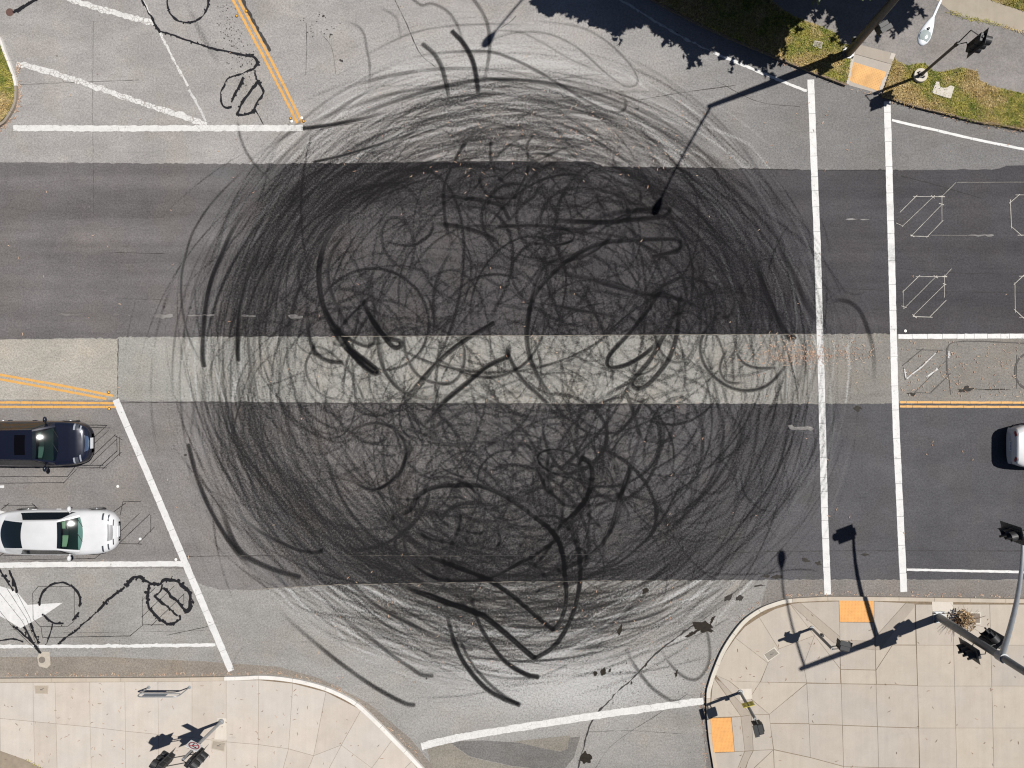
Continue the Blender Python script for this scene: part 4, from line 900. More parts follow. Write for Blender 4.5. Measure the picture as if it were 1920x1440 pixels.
for i in range(len(XL)-1):
    for j in range(len(YL)-1):
        xa = [XL[i][0]+XL[i][1]*(YL[j+k]-520)/920 for k in (0, 1)]; xb = [XL[i+1][0]+XL[i+1][1]*(YL[j+k]-520)/920 for k in (0, 1)]
        slab('paving_slab', q((xa[0],YL[j]),(xb[0],YL[j]),(xb[1],YL[j+1]),(xa[1],YL[j+1])), C_warm if (i+j) % 3 else C_grey, se)
for i in range(-1, 9): 
    for j in range(3): slab('paving_slab', q((210+i*140,1602+j*200) if i>=0 else (240,1602+j*200),(350+i*140,1602+j*200),(350+i*140,1800+j*200),(210+i*140,1800+j*200) if i>=0 else (240,1800+j*200)), C_grey, se) if 210+i*140 < 820 else None

def tactile(poly, parent, h=.13, hs=None, label=None, nu=22, nv=14, tm=None):
    tm = tm or M['tactile']
    hs = hs or [h]*4
    P = [at(x, y, hh) for (x, y), hh in zip(poly, hs)]
    b = MB(); b.add(P+[p-Vector((0, 0, .02)) for p in P], [(0, 1, 2, 3), (0, 4, 5, 1), (1, 5, 6, 2), (2, 6, 7, 3), (3, 7, 4, 0)])
    o = b.build('tactile_paving', tm, parent)
    bm = bmesh.new(); bm.from_mesh(o.data); bmesh.ops.recalc_face_normals(bm, faces=bm.faces)
    bm.to_mesh(o.data); bm.free()
    d = MB()
    for i in range(nu):
        for j in range(nv):
            u, v = (i+.5)/nu, (j+.5)/nv
            c = P[0]*(1-u)*(1-v)+P[1]*u*(1-v)+P[2]*u*v+P[3]*(1-u)*v
            n = 6; r = .019
            d.add([(c.x+r*math.cos(6.283*k/n), c.y+r*math.sin(6.283*k/n), c.z) for k in range(n)]+[(c.x+r*.5*math.cos(6.283*k/n), c.y+r*.5*math.sin(6.283*k/n), c.z+.006) for k in range(n)],
                  [(k, (k+1) % n, n+(k+1) % n, n+k) for k in range(n)]+[tuple(range(n, 2*n))])
    tag(d.build('dome_bumps', tm, o), kind='stuff')
    if label: o['label'] = label
    return o
tactile(q((880,498),(1075,500),(1076,620),(884,618)), se, .134, label='yellow tactile pad nearest the crosswalk', nu=24, nv=15)
tactile(q((155,1160),(272,1157),(291,1348),(173,1352)), se, .134, label='yellow tactile pad below the yellow sign', nu=15, nv=24)

# --- north-east path, verges and ramp
soil_m, n_, l_, p_ = mat('verge_soil'); t_ = NT(n_, l_); P_ = t_.pos()
def verge_colour(t, P, k=1.):
    patch = t.ramp(t.noise(P, .55, 4, .6), .40, .57)
    fine = t.noise(P, 3.2, 4, .65)
    dry = t.mix(t.ramp(fine, .35, .65), L(200, 176, 124), L(164, 138, 88))
    green = t.mix(t.ramp(fine, .35, .65), L(112, 122, 48), L(168, 158, 80))
    return t.mix(patch, dry, green)
c_ = t_.mix(1., verge_colour(t_, P_), t_.ramp(t_.noise(P_, 18, 4, .7), .3, .7, .5, 1.0, False), 'MULTIPLY')
l_.new(c_, p_.inputs['Base Color']); p_.inputs['Roughness'].default_value = .95
l_.new(t_.bump(t_.noise(P_, 14, 4, .7), .8, .05), p_.inputs['Normal'])

A_path = asphalt('path_asphalt', L(152, 147, 144), L(152, 147, 144), 0, 1900, rub=0, dust=0, grain=.7)
C_path = concrete('gravelly_path', L(184, 174, 158))
ne = tag(empty('path', label='grey asphalt footpath curving past the signal post'), kind='structure')
PE = [(760,-820),(1340,-160),(1395,-60),(1430,-12),(1467,18),(1493,33),(1533,47),(1570,63),(1577,80),(1598,86),(1679,103),(1677,112),(1700,123),(1717,120),(1733,118),(1750,133),(1767,135),(1782,132),(1802,127),(1832,133),(1837,150),(1860,162),(1920,175),(2420,300)]
PU = [(1060,-820),(1640,-160),(1700,-50),(1740,-12),(1768,10),(1780,20),(1807,32),(1847,40),(1880,50),(1920,62),(2420,190)]
PT = [(1180,-820),(1760,-160),(1800,-40),(1830,-14),(1860,1),(1885,10),(1905,16),(1930,24),(2420,110)]
def flat(name, poly, m, parent, h, z0=0., seg=None):
    b = MB(); b.prism([tuple(at(x, y, h).xy) for x, y in poly], z0, h)
    o = b.build(name, m, parent)
    bm = bmesh.new(); bm.from_mesh(o.data)
    bmesh.ops.triangulate(bm, faces=[f for f in bm.faces if len(f.verts) > 4]); bm.to_mesh(o.data); bm.free()
    return o
flat('path_surface', PE+PU[::-1], A_path, ne, .105)
tag(flat('dirt_path', PU+PT[::-1], C_path, None, .112), kind='structure')
VW = [(500,-800),(1060,-160),(1120,-66),(1180,-30),(1230,0),(1300,38),(1370,70),(1447,102),(1513,129),(1583,156),(1590,148),(1599,90)]+PE[8::-1]
VE = [(1654,180),(1713,196),(1780,212.5),(1847,229.5),(1920,241),(2420,350)]+PE[:9:-1]
verge_w = tag(flat('grass_verge', VW, soil_m, None, .118), kind='structure')
verge_e = tag(flat('grass_verge', VE, soil_m, None, .118), kind='structure')
VN = PT+[(2420,-1500),(1180,-1500)]
verge_n = tag(flat('grass_verge', VN, soil_m, None, .12), kind='structure')
nek = tag(empty('kerb', label='low weathered kerb along the grass verge'), kind='structure')
C_oldkerb = concrete('weathered_kerb', L(146, 128, 110))
kerb([(490,-812),(780,-490),(1055,-170),(1116,-66),(1176,-29),(1226,2),(1298,40),(1368,72),(1445,104),(1511,131),(1586,160)], 3.2, -1, (C_oldkerb, C_oldkerb), nek, h=.135, seg=80)
kerb([(1652,176),(1670,184),(1713,199),(1780,215.5),(1847,232),(1920,244),(2420,353)], 3.2, -1, (C_oldkerb, C_oldkerb), nek, h=.135, seg=80)
ramp = tag(empty('kerb_ramp', label='concrete kerb ramp between the two grass verges'), kind='structure')
def sloped(name, pts, m, parent):
    P = [at(x, y, h) for x, y, h in pts]; n = len(P)
    b = MB(); b.add(P+[Vector((p.x, p.y, -.02)) for p in P], [tuple(range(n))]+[(i, n+i, n+(i+1) % n, (i+1) % n) for i in range(n)])
    o = b.build(name, m, parent); bm = bmesh.new(); bm.from_mesh(o.data); bmesh.ops.recalc_face_normals(bm, faces=bm.faces); bm.to_mesh(o.data); bm.free(); return o
sloped('ramp_slab', [(1607,82.5,.13),(1678,100.5,.13),(1671.5,120,.13),(1603,101,.13)], C_strip, ramp)
sloped('ramp_slab', [(1603,101.6,.13),(1671,120.6,.13),(1664,137,.10),(1599,115,.10)], C_grey, ramp)
sloped('ramp_slab', [(1599,115,.10),(1664,137,.10),(1648,175.5,.012),(1588,159,.012)], C_grey, ramp)
sloped('ramp_wing', [(1671,99,.145),(1679.5,101,.145),(1653,175,.04),(1647,173,.04)], C_pale, ramp)
sloped('ramp_wing', [(1600,88,.145),(1605,89,.145),(1592,158,.04),(1587,156.5,.04)], C_pale, ramp)
tactile([(1600,116),(1662,135),(1648.5,171),(1591,152)], ramp, hs=[.106, .106, .026, .026], nu=20, nv=13, tm=M['tactile_old'])
b = MB(); b.prism([(*at(x, y, .03).xy,) for x, y in [(1638,158),(1652,150),(1656,158),(1650,172),(1636,168)]], .06, .0605)
# --- north-west island
isl = tag(empty('traffic_island', label='grass island with a pale kerb at the left edge'), kind='structure')
KI = [(-160,-60),(-60,20),(-20,48),(0,70),(8,92),(19,120),(28,146),(31,168),(28,195),(16,218),(0,235),(-60,262),(-160,280)]
kerb(KI, 4.5, 1, (concrete('island_kerb', L(170, 160, 146)), C_white), isl, seg=50, white=lambda x, y: 60 < y < 147)
flat('island_soil', [(-160,-55),(-60,25),(-24,52),(-4,72),(4,94),(15,122),(24,147),(27,168),(24,193),(13,215),(-3,231),(-60,257),(-160,275)], soil_m, isl, .12)
bed = tag(flat('planting_bed', [(-420,1330),(-110,1368),(0,1408),(45,1424),(92,1447),(140,1480),(-420,1480)], plain('bare_tan_soil', L(163, 148, 130), .95, noise=.16, nscale=5), None, .136, .09), kind='structure')

# ---------------------------------------------------------------- grass
grass_m, n_, l_, p_ = mat('grass_blade'); t_ = NT(n_, l_); P_ = t_.pos()
c_ = verge_colour(t_, P_)
at_ = t_.attr('shade'); c_ = t_.mix(1., c_, t_.ramp(at_, 0, 1, 1.0, 2.1, False), 'MULTIPLY')
c_ = t_.mix(t_.ramp(at_, .93, .96), c_, L(214, 188, 144))
l_.new(c_, p_.inputs['Base Color']); p_.inputs['Roughness'].default_value = .7; p_.inputs['Specular IOR Level'].default_value = .2
def inside(poly, x, y):
    c = np.zeros(len(x), bool); P = np.array(poly, float); j = len(P)-1
    for i in range(len(P)):
        s = ((P[i, 1] > y) != (P[j, 1] > y)) & (x < (P[j, 0]-P[i, 0])*(y-P[i, 1])/(P[j, 1]-P[i, 1]+1e-9)+P[i, 0]); c ^= s; j = i
    return c
def grass(poly, z, n, parent=None, box=None, hmul=1.):
    P = np.array(poly, float); lo, hi = (P.min(0), P.max(0)) if box is None else (np.array(box[:2], float), np.array(box[2:], float))
    x = rng.uniform(lo[0], hi[0], n*3); y = rng.uniform(lo[1], hi[1], n*3); k = inside(poly, x, y); x, y = x[k][:n], y[k][:n]; n = len(x)
    kk = (CAM_H-z)/CAM_H; X = NAD.x+(x-1062)/U*kk; Y = NAD.y-(y-714)/U*kk
    a = rng.uniform(0, 6.283, n); w = rng.uniform(.008, .02, n); h = rng.gamma(3., .010, n)*hmul+.012; le = rng.uniform(.03, .12, n); b = rng.uniform(0, 6.283, n)
    dx, dy = np.cos(a)*w, np.sin(a)*w; lx, ly = np.cos(b)*le, np.sin(b)*le
    z0 = np.full(n, z-.005)
    V = np.stack([np.stack([X-dx, Y-dy, z0], -1), np.stack([X+dx, Y+dy, z0], -1), np.stack([X+dx*.7+lx*.5, Y+dy*.7+ly*.5, z0+h*.75], -1), np.stack([X-dx*.7+lx*.5, Y-dy*.7+ly*.5, z0+h*.75], -1), np.stack([X+lx, Y+ly, z0+h], -1)], 1)
    me = bpy.data.meshes.new('grass'); me.vertices.add(n*5); me.vertices.foreach_set('co', V.astype(np.float32).ravel())
    i0 = np.arange(n)[:, None]*5
    loops = np.concatenate([i0+np.array([[0, 1, 2, 3]]), i0+np.array([[3, 2, 4]])], 1).ravel()
    me.loops.add(len(loops)); me.loops.foreach_set('vertex_index', loops.astype(np.int32))
    st = (np.arange(n)[:, None]*7+np.array([[0, 4]])).ravel()
    me.polygons.add(n*2); me.polygons.foreach_set('loop_start', st.astype(np.int32)); me.update(calc_edges=True)
    s = me.attributes.new('shade', 'FLOAT', 'POINT'); s.data.foreach_set('value', np.repeat(rng.random(n), 5).astype(np.float32))
    me.materials.append(grass_m)
    return tag(link(bpy.data.objects.new('grass', me), parent), kind='stuff')
grass(VW+[], .118, 26000, box=(1100,-60,1620,160))
grass(VE, .118, 22000, box=(1640,100,2100,290))
grass(VN, .12, 9000, box=(1760,-60,2100,60), hmul=1.3)
grass([(-160,-55),(-4,72),(4,94),(15,122),(24,147),(27,168),(24,193),(13,215),(-3,231),(-160,275)], .12, 9000, box=(-90,0,40,260))
grass([(40,1419),(95,1446),(140,1475),(110,1472)], .136, 260, hmul=.6)
grass([(1226,-1),(1298,37),(1368,69),(1445,101),(1511,128),(1583,156),(1581,160),(1509,133),(1443,106),(1366,74),(1296,42),(1224,4)], .125, 1500, hmul=1.5)
grass([(1654,177),(1713,194),(1780,211),(1847,228),(1920,239),(1920,246),(1847,234),(1780,217),(1713,200),(1652,182)], .125, 1200, hmul=1.5)
# ragged tufts where the verge meets the path
tuft = [(x+rng.normal(0,2.5), y+rng.normal(0,2.5)) for x, y in catmull(PU[4:10], 1.)[::1]]
grass([(1778,17),(1812,30),(1850,37),(1925,60),(1925,66),(1850,44),(1806,36),(1774,23)], .112, 900, hmul=.6)
# ---------------------------------------------------------------- street furniture
def rotm(a, axis='Z'): return Matrix.Rotation(a, 3, axis)

def signal_head(parent, loc, rz, sections=3, plate=True, r=.155, sec=.345):
    """traffic signal facing local +x: housing > backplate, visors, lenses"""
    H = sections*sec
    b = MB()
    for k in range(sections): b.box((-.02, 0, (k-(sections-1)/2)*sec), (.2, .33, sec-.012))
    b.box((-.10, 0, 0), (.04, .26, H*.96)); b.box((-.02, 0, H/2+.01), (.1, .1, .05))
    o = bevel(b.build('signal_head', M['black'], parent), .018)
    o.location = loc; o.rotation_euler = (0, 0, rz)
    if plate:
        p = MB(); w, h = .62, H+.28
        p.box((.05, 0, 0), (.006, w, h)); bp = p.build('backplate', M['plate'], o)
        for s in (-1, 1): p2 = MB(); 
    for k in range(sections):
        z = ((sections-1)/2-k)*sec
        v = MB(); n = 16; L_ = .26
        def fn(u, w_, rr): 
            a = rad(-40)+rad(260)*u
            return (.085+L_*w_*(1-.28*max(0, -math.sin(a))), rr*math.cos(a), z+rr*math.sin(a))
        v.grid(lambda u, w_: fn(u, w_, r+.006), n, 1); v.grid(lambda u, w_: fn(u, w_, r-.004), n, 1, flip=True)
        v.add([fn(i/n, 1, rr) for i in range(n+1) for rr in (r-.004, r+.006)], [(2*i, 2*i+1, 2*i+3, 2*i+2) for i in range(n)])
        v.build('visor', M['black'], o)
        l_ = MB(); l_.tube([(.08, 0, z), (.092, 0, z), (.1, 0, z)], [r*.97, r*.93, r*.4], 16)
        l_.build('lens', [M['red_lens'], M['amber_lens'], M['green_lens']][k], o)
    return o

def ped_head(parent, loc, rz):
    """boxy pedestrian signal facing local +x"""
    b = MB(); b.box((0, 0, 0), (.2, .40, .44)); b.box((-.12, 0, 0), (.05, .3, .3))
    o = bevel(b.build('pedestrian_signal', M['black'], parent), .02); o.location = loc; o.rotation_euler = (0, 0, rz)
    v = MB()
    v.box((.19, 0, .235), (.18, .46, .012)); v.box((.17, .226, .03), (.14, .012, .40)); v.box((.17, -.226, .03), (.14, .012, .40)); v.build('visor', M['black'], o)
    g = MB(); g.box((.103, 0, 0), (.006, .36, .38)); g.build('lens', M['plate'], o)
    return o

def tube_part(name, pts, r, m, parent, n=12):
    b = MB(); b.tube(pts, r, n); return b.build(name, m, parent, smooth=40)

def base_plate(root, m, half=.24, bolts=.17, z=0., foot=None):
    b = MB(); b.box((0, 0, z+.02), (half*2, half*2, .04)); bevel(b.build('base_plate', m, root), .01)
    for sx in (-1, 1):
        for sy in (-1, 1):
            k = MB(); k.tube([(sx*bolts, sy*bolts, z+.04), (sx*bolts, sy*bolts, z+.14)], .018, 8); k.tube([(sx*bolts, sy*bolts, z+.04), (sx*bolts, sy*bolts, z+.075)], .038, 6)
            k.build('anchor_bolt', M['bolt'], root)

def cobra_lamp(root, tip, ang, tilt=0.):
    """street lamp head at the end of an arm; ang = direction it points (world)"""
    b = MB(); secs = [(-.10, .045, .05), (0, .085, .06), (.12, .125, .075), (.30, .165, .085), (.46, .18, .085), (.60, .155, .075), (.70, .09, .05), (.73, .03, .02)]
    n = 16; rings = []
    for x, w, h in secs: rings += [(x, w*math.cos(2*PI*k/n), (h if math.sin(2*PI*k/n) > 0 else h*.7)*math.sin(2*PI*k/n)) for k in range(n)]
    b.add(rings, [(i*n+k, i*n+(k+1) % n, (i+1)*n+(k+1) % n, (i+1)*n+k) for i in range(len(secs)-1) for k in range(n)]+[tuple(range(n))[::-1], tuple((len(secs)-1)*n+k for k in range(n))])
    o = b.build('lamp_head', M['lamp_white'], root, smooth=50); o.location = tip; o.rotation_euler = (0, 0, ang)
    g = MB(); n = 18; rg = [(.30, .02), (.33, .10), (.42, .145), (.52, .142), (.60, .115), (.66, .06), (.68, .01)]
    vs = [(x, s*w*1.0, .088-.02*abs(s)**2*1. - .05*max(0, (x-.5)/.2)**2) for x, w in rg for s in np.linspace(-1, 1, 9)]
    g.add(vs, [(i*9+k, (i+1)*9+k, (i+1)*9+k+1, i*9+k+1) for i in range(len(rg)-1) for k in range(8)]); g.build('lamp_cover', M['lens_grey'], o, smooth=True)
    e = MB(); e.tube([(.27, 0, .07), (.27, 0, .125)], [.04, .035], 12); e.build('photocell', M['black'], o)
    return o

# --- A: tall mast arm signal on the south-east corner
A = empty('signal_pole', at(1760, 1157, .125), label='tall grey pole with mast arm and three black signals beside dry shrub', cat='traffic signal')
base_plate(A, M['galv'], .24, .18)
pad = MB(); pad.prism([tuple((at(x, y, .125)-A.location).xy) for x, y in [(1747,1128),(1787,1129),(1788,1165),(1750,1163)]], -.12, .004); pad.build('footing', C_light, A)
tube_part('pole', [(0, 0, .02), (0, 0, 5), (0, 0, 10.75)], [.165, .135, .10], M['galv_dark'], A, 16)
arm0 = Vector((0, 0, 4.75)); tipA = Vector((gx(1755)-gx(1760), gy(948)-gy(1157), 6.25))
pts = [arm0+Vector((tipA.x*t, tipA.y*t, (tipA.z-arm0.z)*math.sin(t*PI/2))) for t in np.linspace(0.02, 1, 9)]
tube_part('mast_arm', pts, list(np.linspace(.105, .055, 9)), M['galv'], A)
cl = MB(); cl.tube([(0, 0, 4.55), (0, 0, 4.95)], .175, 16); cl.build('arm_clamp', M['galv'], A, smooth=40)
sg = signal_head(A, tipA+Vector((-.28, .05, -.02)), PI+.22)
tube_part('signal_bracket', [tipA+Vector((0, 0, 0)), tipA+Vector((-.2, .04, .0))], .03, M['black'], A, 8)
s1 = signal_head(A, Vector((-.36, -.26, 3.3)), PI+.25)
s2 = signal_head(A, Vector((.46, .16, 3.35)), PI/2+.75)
for z in (2.85, 3.75):
    tube_part('signal_bracket', [(0, 0, z), (-.05, -.24, z), (-.28, -.26, z)], .02, M['black'], A, 8)
    tube_part('signal_bracket', [(0, 0, z+.05), (.22, .12, z+.05), (.44, .14, z+.05)], .02, M['black'], A, 8)
lt = Vector((gx(1757)-gx(1760), gy(957)-gy(1157), 11.95))
tube_part('lamp_arm', [Vector((lt.x*t, lt.y*t, 10.45+1.5*math.sin(t*PI/2))) for t in np.linspace(0, 1, 8)], list(np.linspace(.055, .035, 8)), M['galv'], A)
cobra_lamp(A, lt, PI/2)

# --- F: tall pole by the north-east ramp
F = empty('street_lamp', at(1590, 100, .118), label='tall dark pole with white cobra lamp beside the north ramp', cat='street lamp')
base_plate(F, M['galv'], .22, .18)
pad = MB(); pad.box((0, 0, -.03), (.52, .52, .07), rotm(-.3)); pad.build('footing', C_light, F)
tube_part('pole', [(0, 0, .02), (0, 0, 5), (0, 0, 10.7)], [.175, .145, .10], M['bronze'], F, 16)
lf = Vector((gx(1504)-gx(1590), gy(288)-gy(100), 11.3)); l0 = lf*.9
dv = Vector((lf.x, lf.y)).normalized(); ln = Vector((lf.x, lf.y)).length-.45
tube_part('lamp_arm', [Vector((dv.x*ln*t, dv.y*ln*t, 10.5+.75*math.sin(t*PI/2))) for t in np.linspace(0, 1, 8)], list(np.linspace(.055, .036, 8)), M['lamp_white'], F)
cobra_lamp(F, Vector((dv.x*ln, dv.y*ln, 11.25)), math.atan2(dv.y, dv.x))
hp = at(1651, 52, 2.6)-F.location; hp.z = 2.6
ped_head(F, hp, rad(-60))
tube_part('signal_bracket', [(0, 0, 2.75), Vector((hp.x*.6, hp.y*.6, 2.75))], .03, M['black'], F, 8)
tube_part('signal_bracket', [(0, 0, 2.45), Vector((hp.x*.6, hp.y*.6, 2.45))], .03, M['black'], F, 8)
bb = MB(); bb.box((-.16, .12, 1.1), (.12, .12, .25)); bevel(bb.build('push_button', M['black'], F), .01)

# --- the next lamp along the north kerb, beyond the top edge: its shadow reaches the pale asphalt
F2 = empty('street_lamp', at(1315, -188, .118), label='street lamp beyond the top edge, only its lamp shadow in view', cat='street lamp')
base_plate(F2, M['galv'], .22, .18)
tube_part('pole', [(0, 0, .02), (0, 0, 5), (0, 0, 10.7)], [.175, .145, .10], M['bronze'], F2, 16)
d2v = Vector((-.625, -.78)); tube_part('lamp_arm', [Vector((d2v.x*ln*t, d2v.y*ln*t, 10.5+.75*math.sin(t*PI/2))) for t in np.linspace(0, 1, 8)], list(np.linspace(.055, .036, 8)), M['lamp_white'], F2)
cobra_lamp(F2, Vector((d2v.x*ln, d2v.y*ln, 11.25)), math.atan2(d2v.y, d2v.x))

# --- E: signal post on a round footing
E = empty('signal_post', at(1724, 143, .118), label='dark post with one black signal on a round white footing in grass', cat='traffic signal')
f = MB(); f.disc((0, 0), .29, -.02, .16, 32, top=.96); f.build('footing', C_light, E, smooth=40)
base_plate(E, M['bronze'], .12, .10, z=.16)
tube_part('pole', [(0, 0, .17), (0, 0, .5), (0, 0, 3.25)], [.085, .06, .057], M['bronze'], E)
cp = MB(); cp.tube([(0, 0, 3.05), (0, 0, 3.3)], .075, 12); cp.build('pole_cap', M['black'], E, smooth=40)
he = at(1830, 81, 3.85)-E.location; he.z = 3.75
signal_head(E, he, rad(-14))
for dz in (-.45, .45):
    tube_part('signal_bracket', [(0, 0, 3.2 if dz > 0 else 3.1), Vector((he.x*.1+(.0 if dz > 0 else .2), he.y*.1+(.12 if dz > 0 else -.02), 3.75+dz*.8)), Vector((he.x*.85, he.y*.85, 3.75+dz))], .022, M['black'], E, 8)

# --- B: short pedestrian post on the plaza
B = empty('pedestrian_post', at(1522, 1178, .125), label='short dark post with pedestrian signal box inside the tall pole shadow', cat='pedestrian signal')
f = MB(); f.disc((0, 0), .11, 0, .06, 20, top=.8); f.build('base_collar', M['galv'], B, smooth=40)
tube_part('pole', [(0, 0, .03), (0, 0, 2.55)], .057, M['galv_dark'], B)
hb = at(1579, 1211, 2.45)-B.location; hb.z = 2.42
ped_head(B, hb, PI/2-.25)
for dz in (-.15, .15): tube_part('signal_bracket', [(0, 0, 2.42+dz), Vector((hb.x*.75, hb.y*.75, 2.42+dz))], .02, M['bronze'], B, 8)
bb = MB(); bb.box((.09, .05, 1.05), (.1, .1, .2)); bevel(bb.build('push_button', M['black'], B), .01)

# --- C: post with the yellow sign
Cp = empty('pedestrian_post', at(1388, 1298, .125), label='dark post with small yellow sign and pedestrian signal box', cat='pedestrian signal')
f = MB(); f.disc((0, 0), .12, 0, .07, 20, top=.8); f.build('base_collar', M['galv'], Cp, smooth=40)
fp = MB(); fp.prism([tuple((at(x, y, .125)-Cp.location).xy) for x, y in [(1385,1292),(1409,1291),(1410,1310),(1388,1313)]], -.1, .003); fp.build('footing', C_light, Cp)
tube_part('pole', [(0, 0, .03), (0, 0, 2.6)], .06, M['galv_dark'], Cp)
hc = at(1423, 1362, 2.6)-Cp.location; hc.z = 2.55
hd = ped_head(Cp, hc, rad(-165))
for dz in (-.15, .15): tube_part('signal_bracket', [(0, 0, 2.5+dz*.5), Vector((hc.x*.6, hc.y*.6, 2.55+dz))], .024, M['bronze'], Cp, 8)
bb = MB(); bb.box((.02, -.08, 1.05), (.1, .1, .2)); bevel(bb.build('push_button', M['black'], Cp), .01)
s_ = MB(); s_.box((0, 0, 0), (.46, .012, .42)); sign = s_.build('yellow_sign', M['sign_yellow'], Cp)
ps = at(1408, 1325.5, 1.45)-Cp.location; sign.location = (ps.x*.0+.0, .075, 1.42); sign.rotation_euler = (0, 0, rad(14))
pr = MB()
for x, y, w, h in [(-.14,.09,.09,.045),(-.15,.0,.05,.04),(-.13,-.09,.10,.04),(.13,.13,.07,.03),(.14,.06,.10,.04),(.13,-.02,.08,.03),(.15,-.09,.09,.035),(.12,-.14,.05,.02)]:
    pr.box((x, .0075, y), (w, .002, h))
tag(pr.build('sign_print', plain('faded_sign_print', (.14, .11, .01), .6), sign), kind='stuff')
st = MB(); st.box((0, .009, 0), (.035, .004, .42)); st.build('sign_strap', M['bronze'], sign)

# --- D: south-west signal post
D_ = empty('signal_post', at(415, 1353, .125), label='pale steel post with two black signals and a no turn sign', cat='traffic signal')
f = MB(); f.disc((0, 0), .12, 0, .09, 24, top=.75); f.build('base_collar', M['galv'], D_, smooth=40)
fp = MB(); fp.prism([tuple((at(x, y, .125)-D_.location).xy) for x, y in [(408,1346),(424,1347),(425,1387),(402,1386)]], -.1, .003); fp.build('footing', C_light, D_)
tube_part('pole', [(0, 0, .03), (0, 0, 3.3)], .062, M['galv'], D_)
d1 = at(366, 1420, 3.1)-D_.location; d1.z = 3.0
signal_head(D_, d1, rad(-38))
d2 = at(309, 1430, 3.1)-D_.location; d2.z = 3.0
signal_head(D_, d2, rad(150))
for dz in (-.35, .35): tube_part('signal_bracket', [(0, 0, 3+dz), Vector((d1.x*.5, d1.y*.5-.05, 3+dz)), Vector((d2.x, d2.y, 3+dz))], .02, M['bronze'], D_, 8)
s_ = MB(); s_.box((0, 0, 0), (.5, .012, .5)); sign = bevel(s_.build('no_turn_sign', M['sign_white'], D_), .004)
p3 = at(364, 1398, 3.05)-D_.location; sign.location = (p3.x, p3.y, 2.95); sign.rotation_euler = (0, 0, rad(-28))
pr = MB(); n = 28
for a in range(n):
    a0, a1 = 6.283*a/n, 6.283*(a+1)/n
    pr.add([(r*math.cos(t), .0085, r*math.sin(t)) for t in (a0, a1) for r in (.165, .21)], [(0, 1, 3, 2), (2, 3, 1, 0)])
pr.box((0, .0085, 0), (.36, .002, .045), rotm(rad(45), 'Y')); tag(pr.build('sign_print', M['sign_red'], sign), kind='stuff')
pr = MB(); pr.box((-.05, .0075, -.04), (.045, .002, .2)); pr.box((.01, .0075, .06), (.15, .002, .045)); pr.add([(.08, .0078, .12), (.08, .0078, .0), (.15, .0078, .06)], [(0, 1, 2), (2, 1, 0)]); tag(pr.build('sign_print', M['sign_black'], sign), kind='stuff')

# --- bike rack
R_ = empty('bike_rack', at(317, 1288.6, .125), label='low silver tube bike rack with a flat panel on pale pavement', cat='bike rack')
xa, xb = (279.3-317)/U, (355.2-317)/U
h1, h2, rr = 1.0, .68, .22
top = [(xa, 0, 0), (xa, 0, .3), (xa, 0, h1-rr)]+[(xa+rr-rr*math.cos(t), 0, h1-rr+rr*math.sin(t)) for t in np.linspace(.3, PI/2, 5)]+[(xb-rr+rr*math.sin(t), 0, h1-rr+rr*math.cos(t)) for t in np.linspace(0, PI/2-.3, 5)]+[(xb, 0, h1-rr), (xb, 0, .3), (xb, 0, 0)]
tube_part('frame', top, .024, M['galv'], R_)
tube_part('crossbar', [(xa+.01, 0, h2+.05), (xa+.10, 0, h2), (0, 0, h2), (xb-.10, 0, h2), (xb-.01, 0, h2+.05)], .02, M['galv'], R_)
p = MB(); p.box((-.16, 0, (h1+h2)/2), (.94, .014, h1-h2-.02)); p.build('panel', plain('blue_grey_panel', L(150, 170, 190), .35, .3, .05), R_)
for x in (xa, xb):
    f = MB(); f.disc((x, 0), .07, 0, .012, 16); f.build('foot_flange', M['galv'], R_)

# --- utility covers
def cover(poly, h, label, m=M['cover'], frame=None, cat='utility cover', slots=True):
    c = sum((at(x, y, h) for x, y in poly), Vector())/len(poly)
    root = empty('utility_cover', (c.x, c.y, h), label=label, cat=cat)
    P = [tuple((at(x, y, h)-c).xy) for x, y in poly]
    b = MB(); b.prism(P, -.05, .006); b.build('cover_frame', frame or M['cover_frame'], root)
    b = MB(); b.prism([(p[0]*.86, p[1]*.80) for p in P], .0, .010); lid = b.build('lid', m, root)
    if slots:
        s = MB(); s.box((0, 0, .011), (.10, .03, .003)); s.box((.07, .05, .011), (.05, .02, .003)); s.build('lifting_slot', M['plate'], lid)
    return root
cover([(1431,1227),(1452,1213),(1462,1225),(1440,1241)], .127, 'tilted grey utility box lid below the curved white kerb')
cover([(1812,1147.5),(1839,1148),(1839,1170),(1813,1169.5)], .127, 'utility box lid in white frame behind the dry shrub', m=plain('brown_grey_lid', L(140, 126, 112), .85, noise=.15, nscale=10))
cover([(64.5,1285.5),(91,1285.5),(90,1301),(66,1300.5)], .127, 'pale utility lid left of the bike rack', m=plain('pale_lid', L(186, 172, 154), .85, noise=.12, nscale=10), frame=plain('pale_lid_frame', L(196, 182, 164), .85))
cover([(398,1387),(424,1391.5),(421,1410),(395,1404)], .127, 'utility lid beside the post with the no turn sign', m=plain('beige_lid', L(178, 166, 150), .85, noise=.12, nscale=10), frame=plain('beige_lid_frame', L(206, 194, 176), .85))
cover([(1527,76),(1543,79),(1540,91),(1524,86)], .14, 'small grey utility lid in the grass left of the ramp', slots=False)
u = empty('utility_cover', at(1768, 168, .15), label='pale concrete lid half buried in dry grass by the round footing', cat='utility cover')
b = MB(); b.prism([tuple((at(x, y, .15)-u.location).xy) for x, y in [(1755,153),(1761,153.5),(1762,161),(1768,165),(1776,164),(1782,160),(1789.5,163),(1783,184),(1779,184.5),(1749,175),(1748,171)]], -.06, .012)
bevel(b.build('lid', M['cover_frame'], u), .006)
u = empty('manhole_cover', G(18.5, 23), label='small round rust red cover in the top left corner', cat='utility cover')
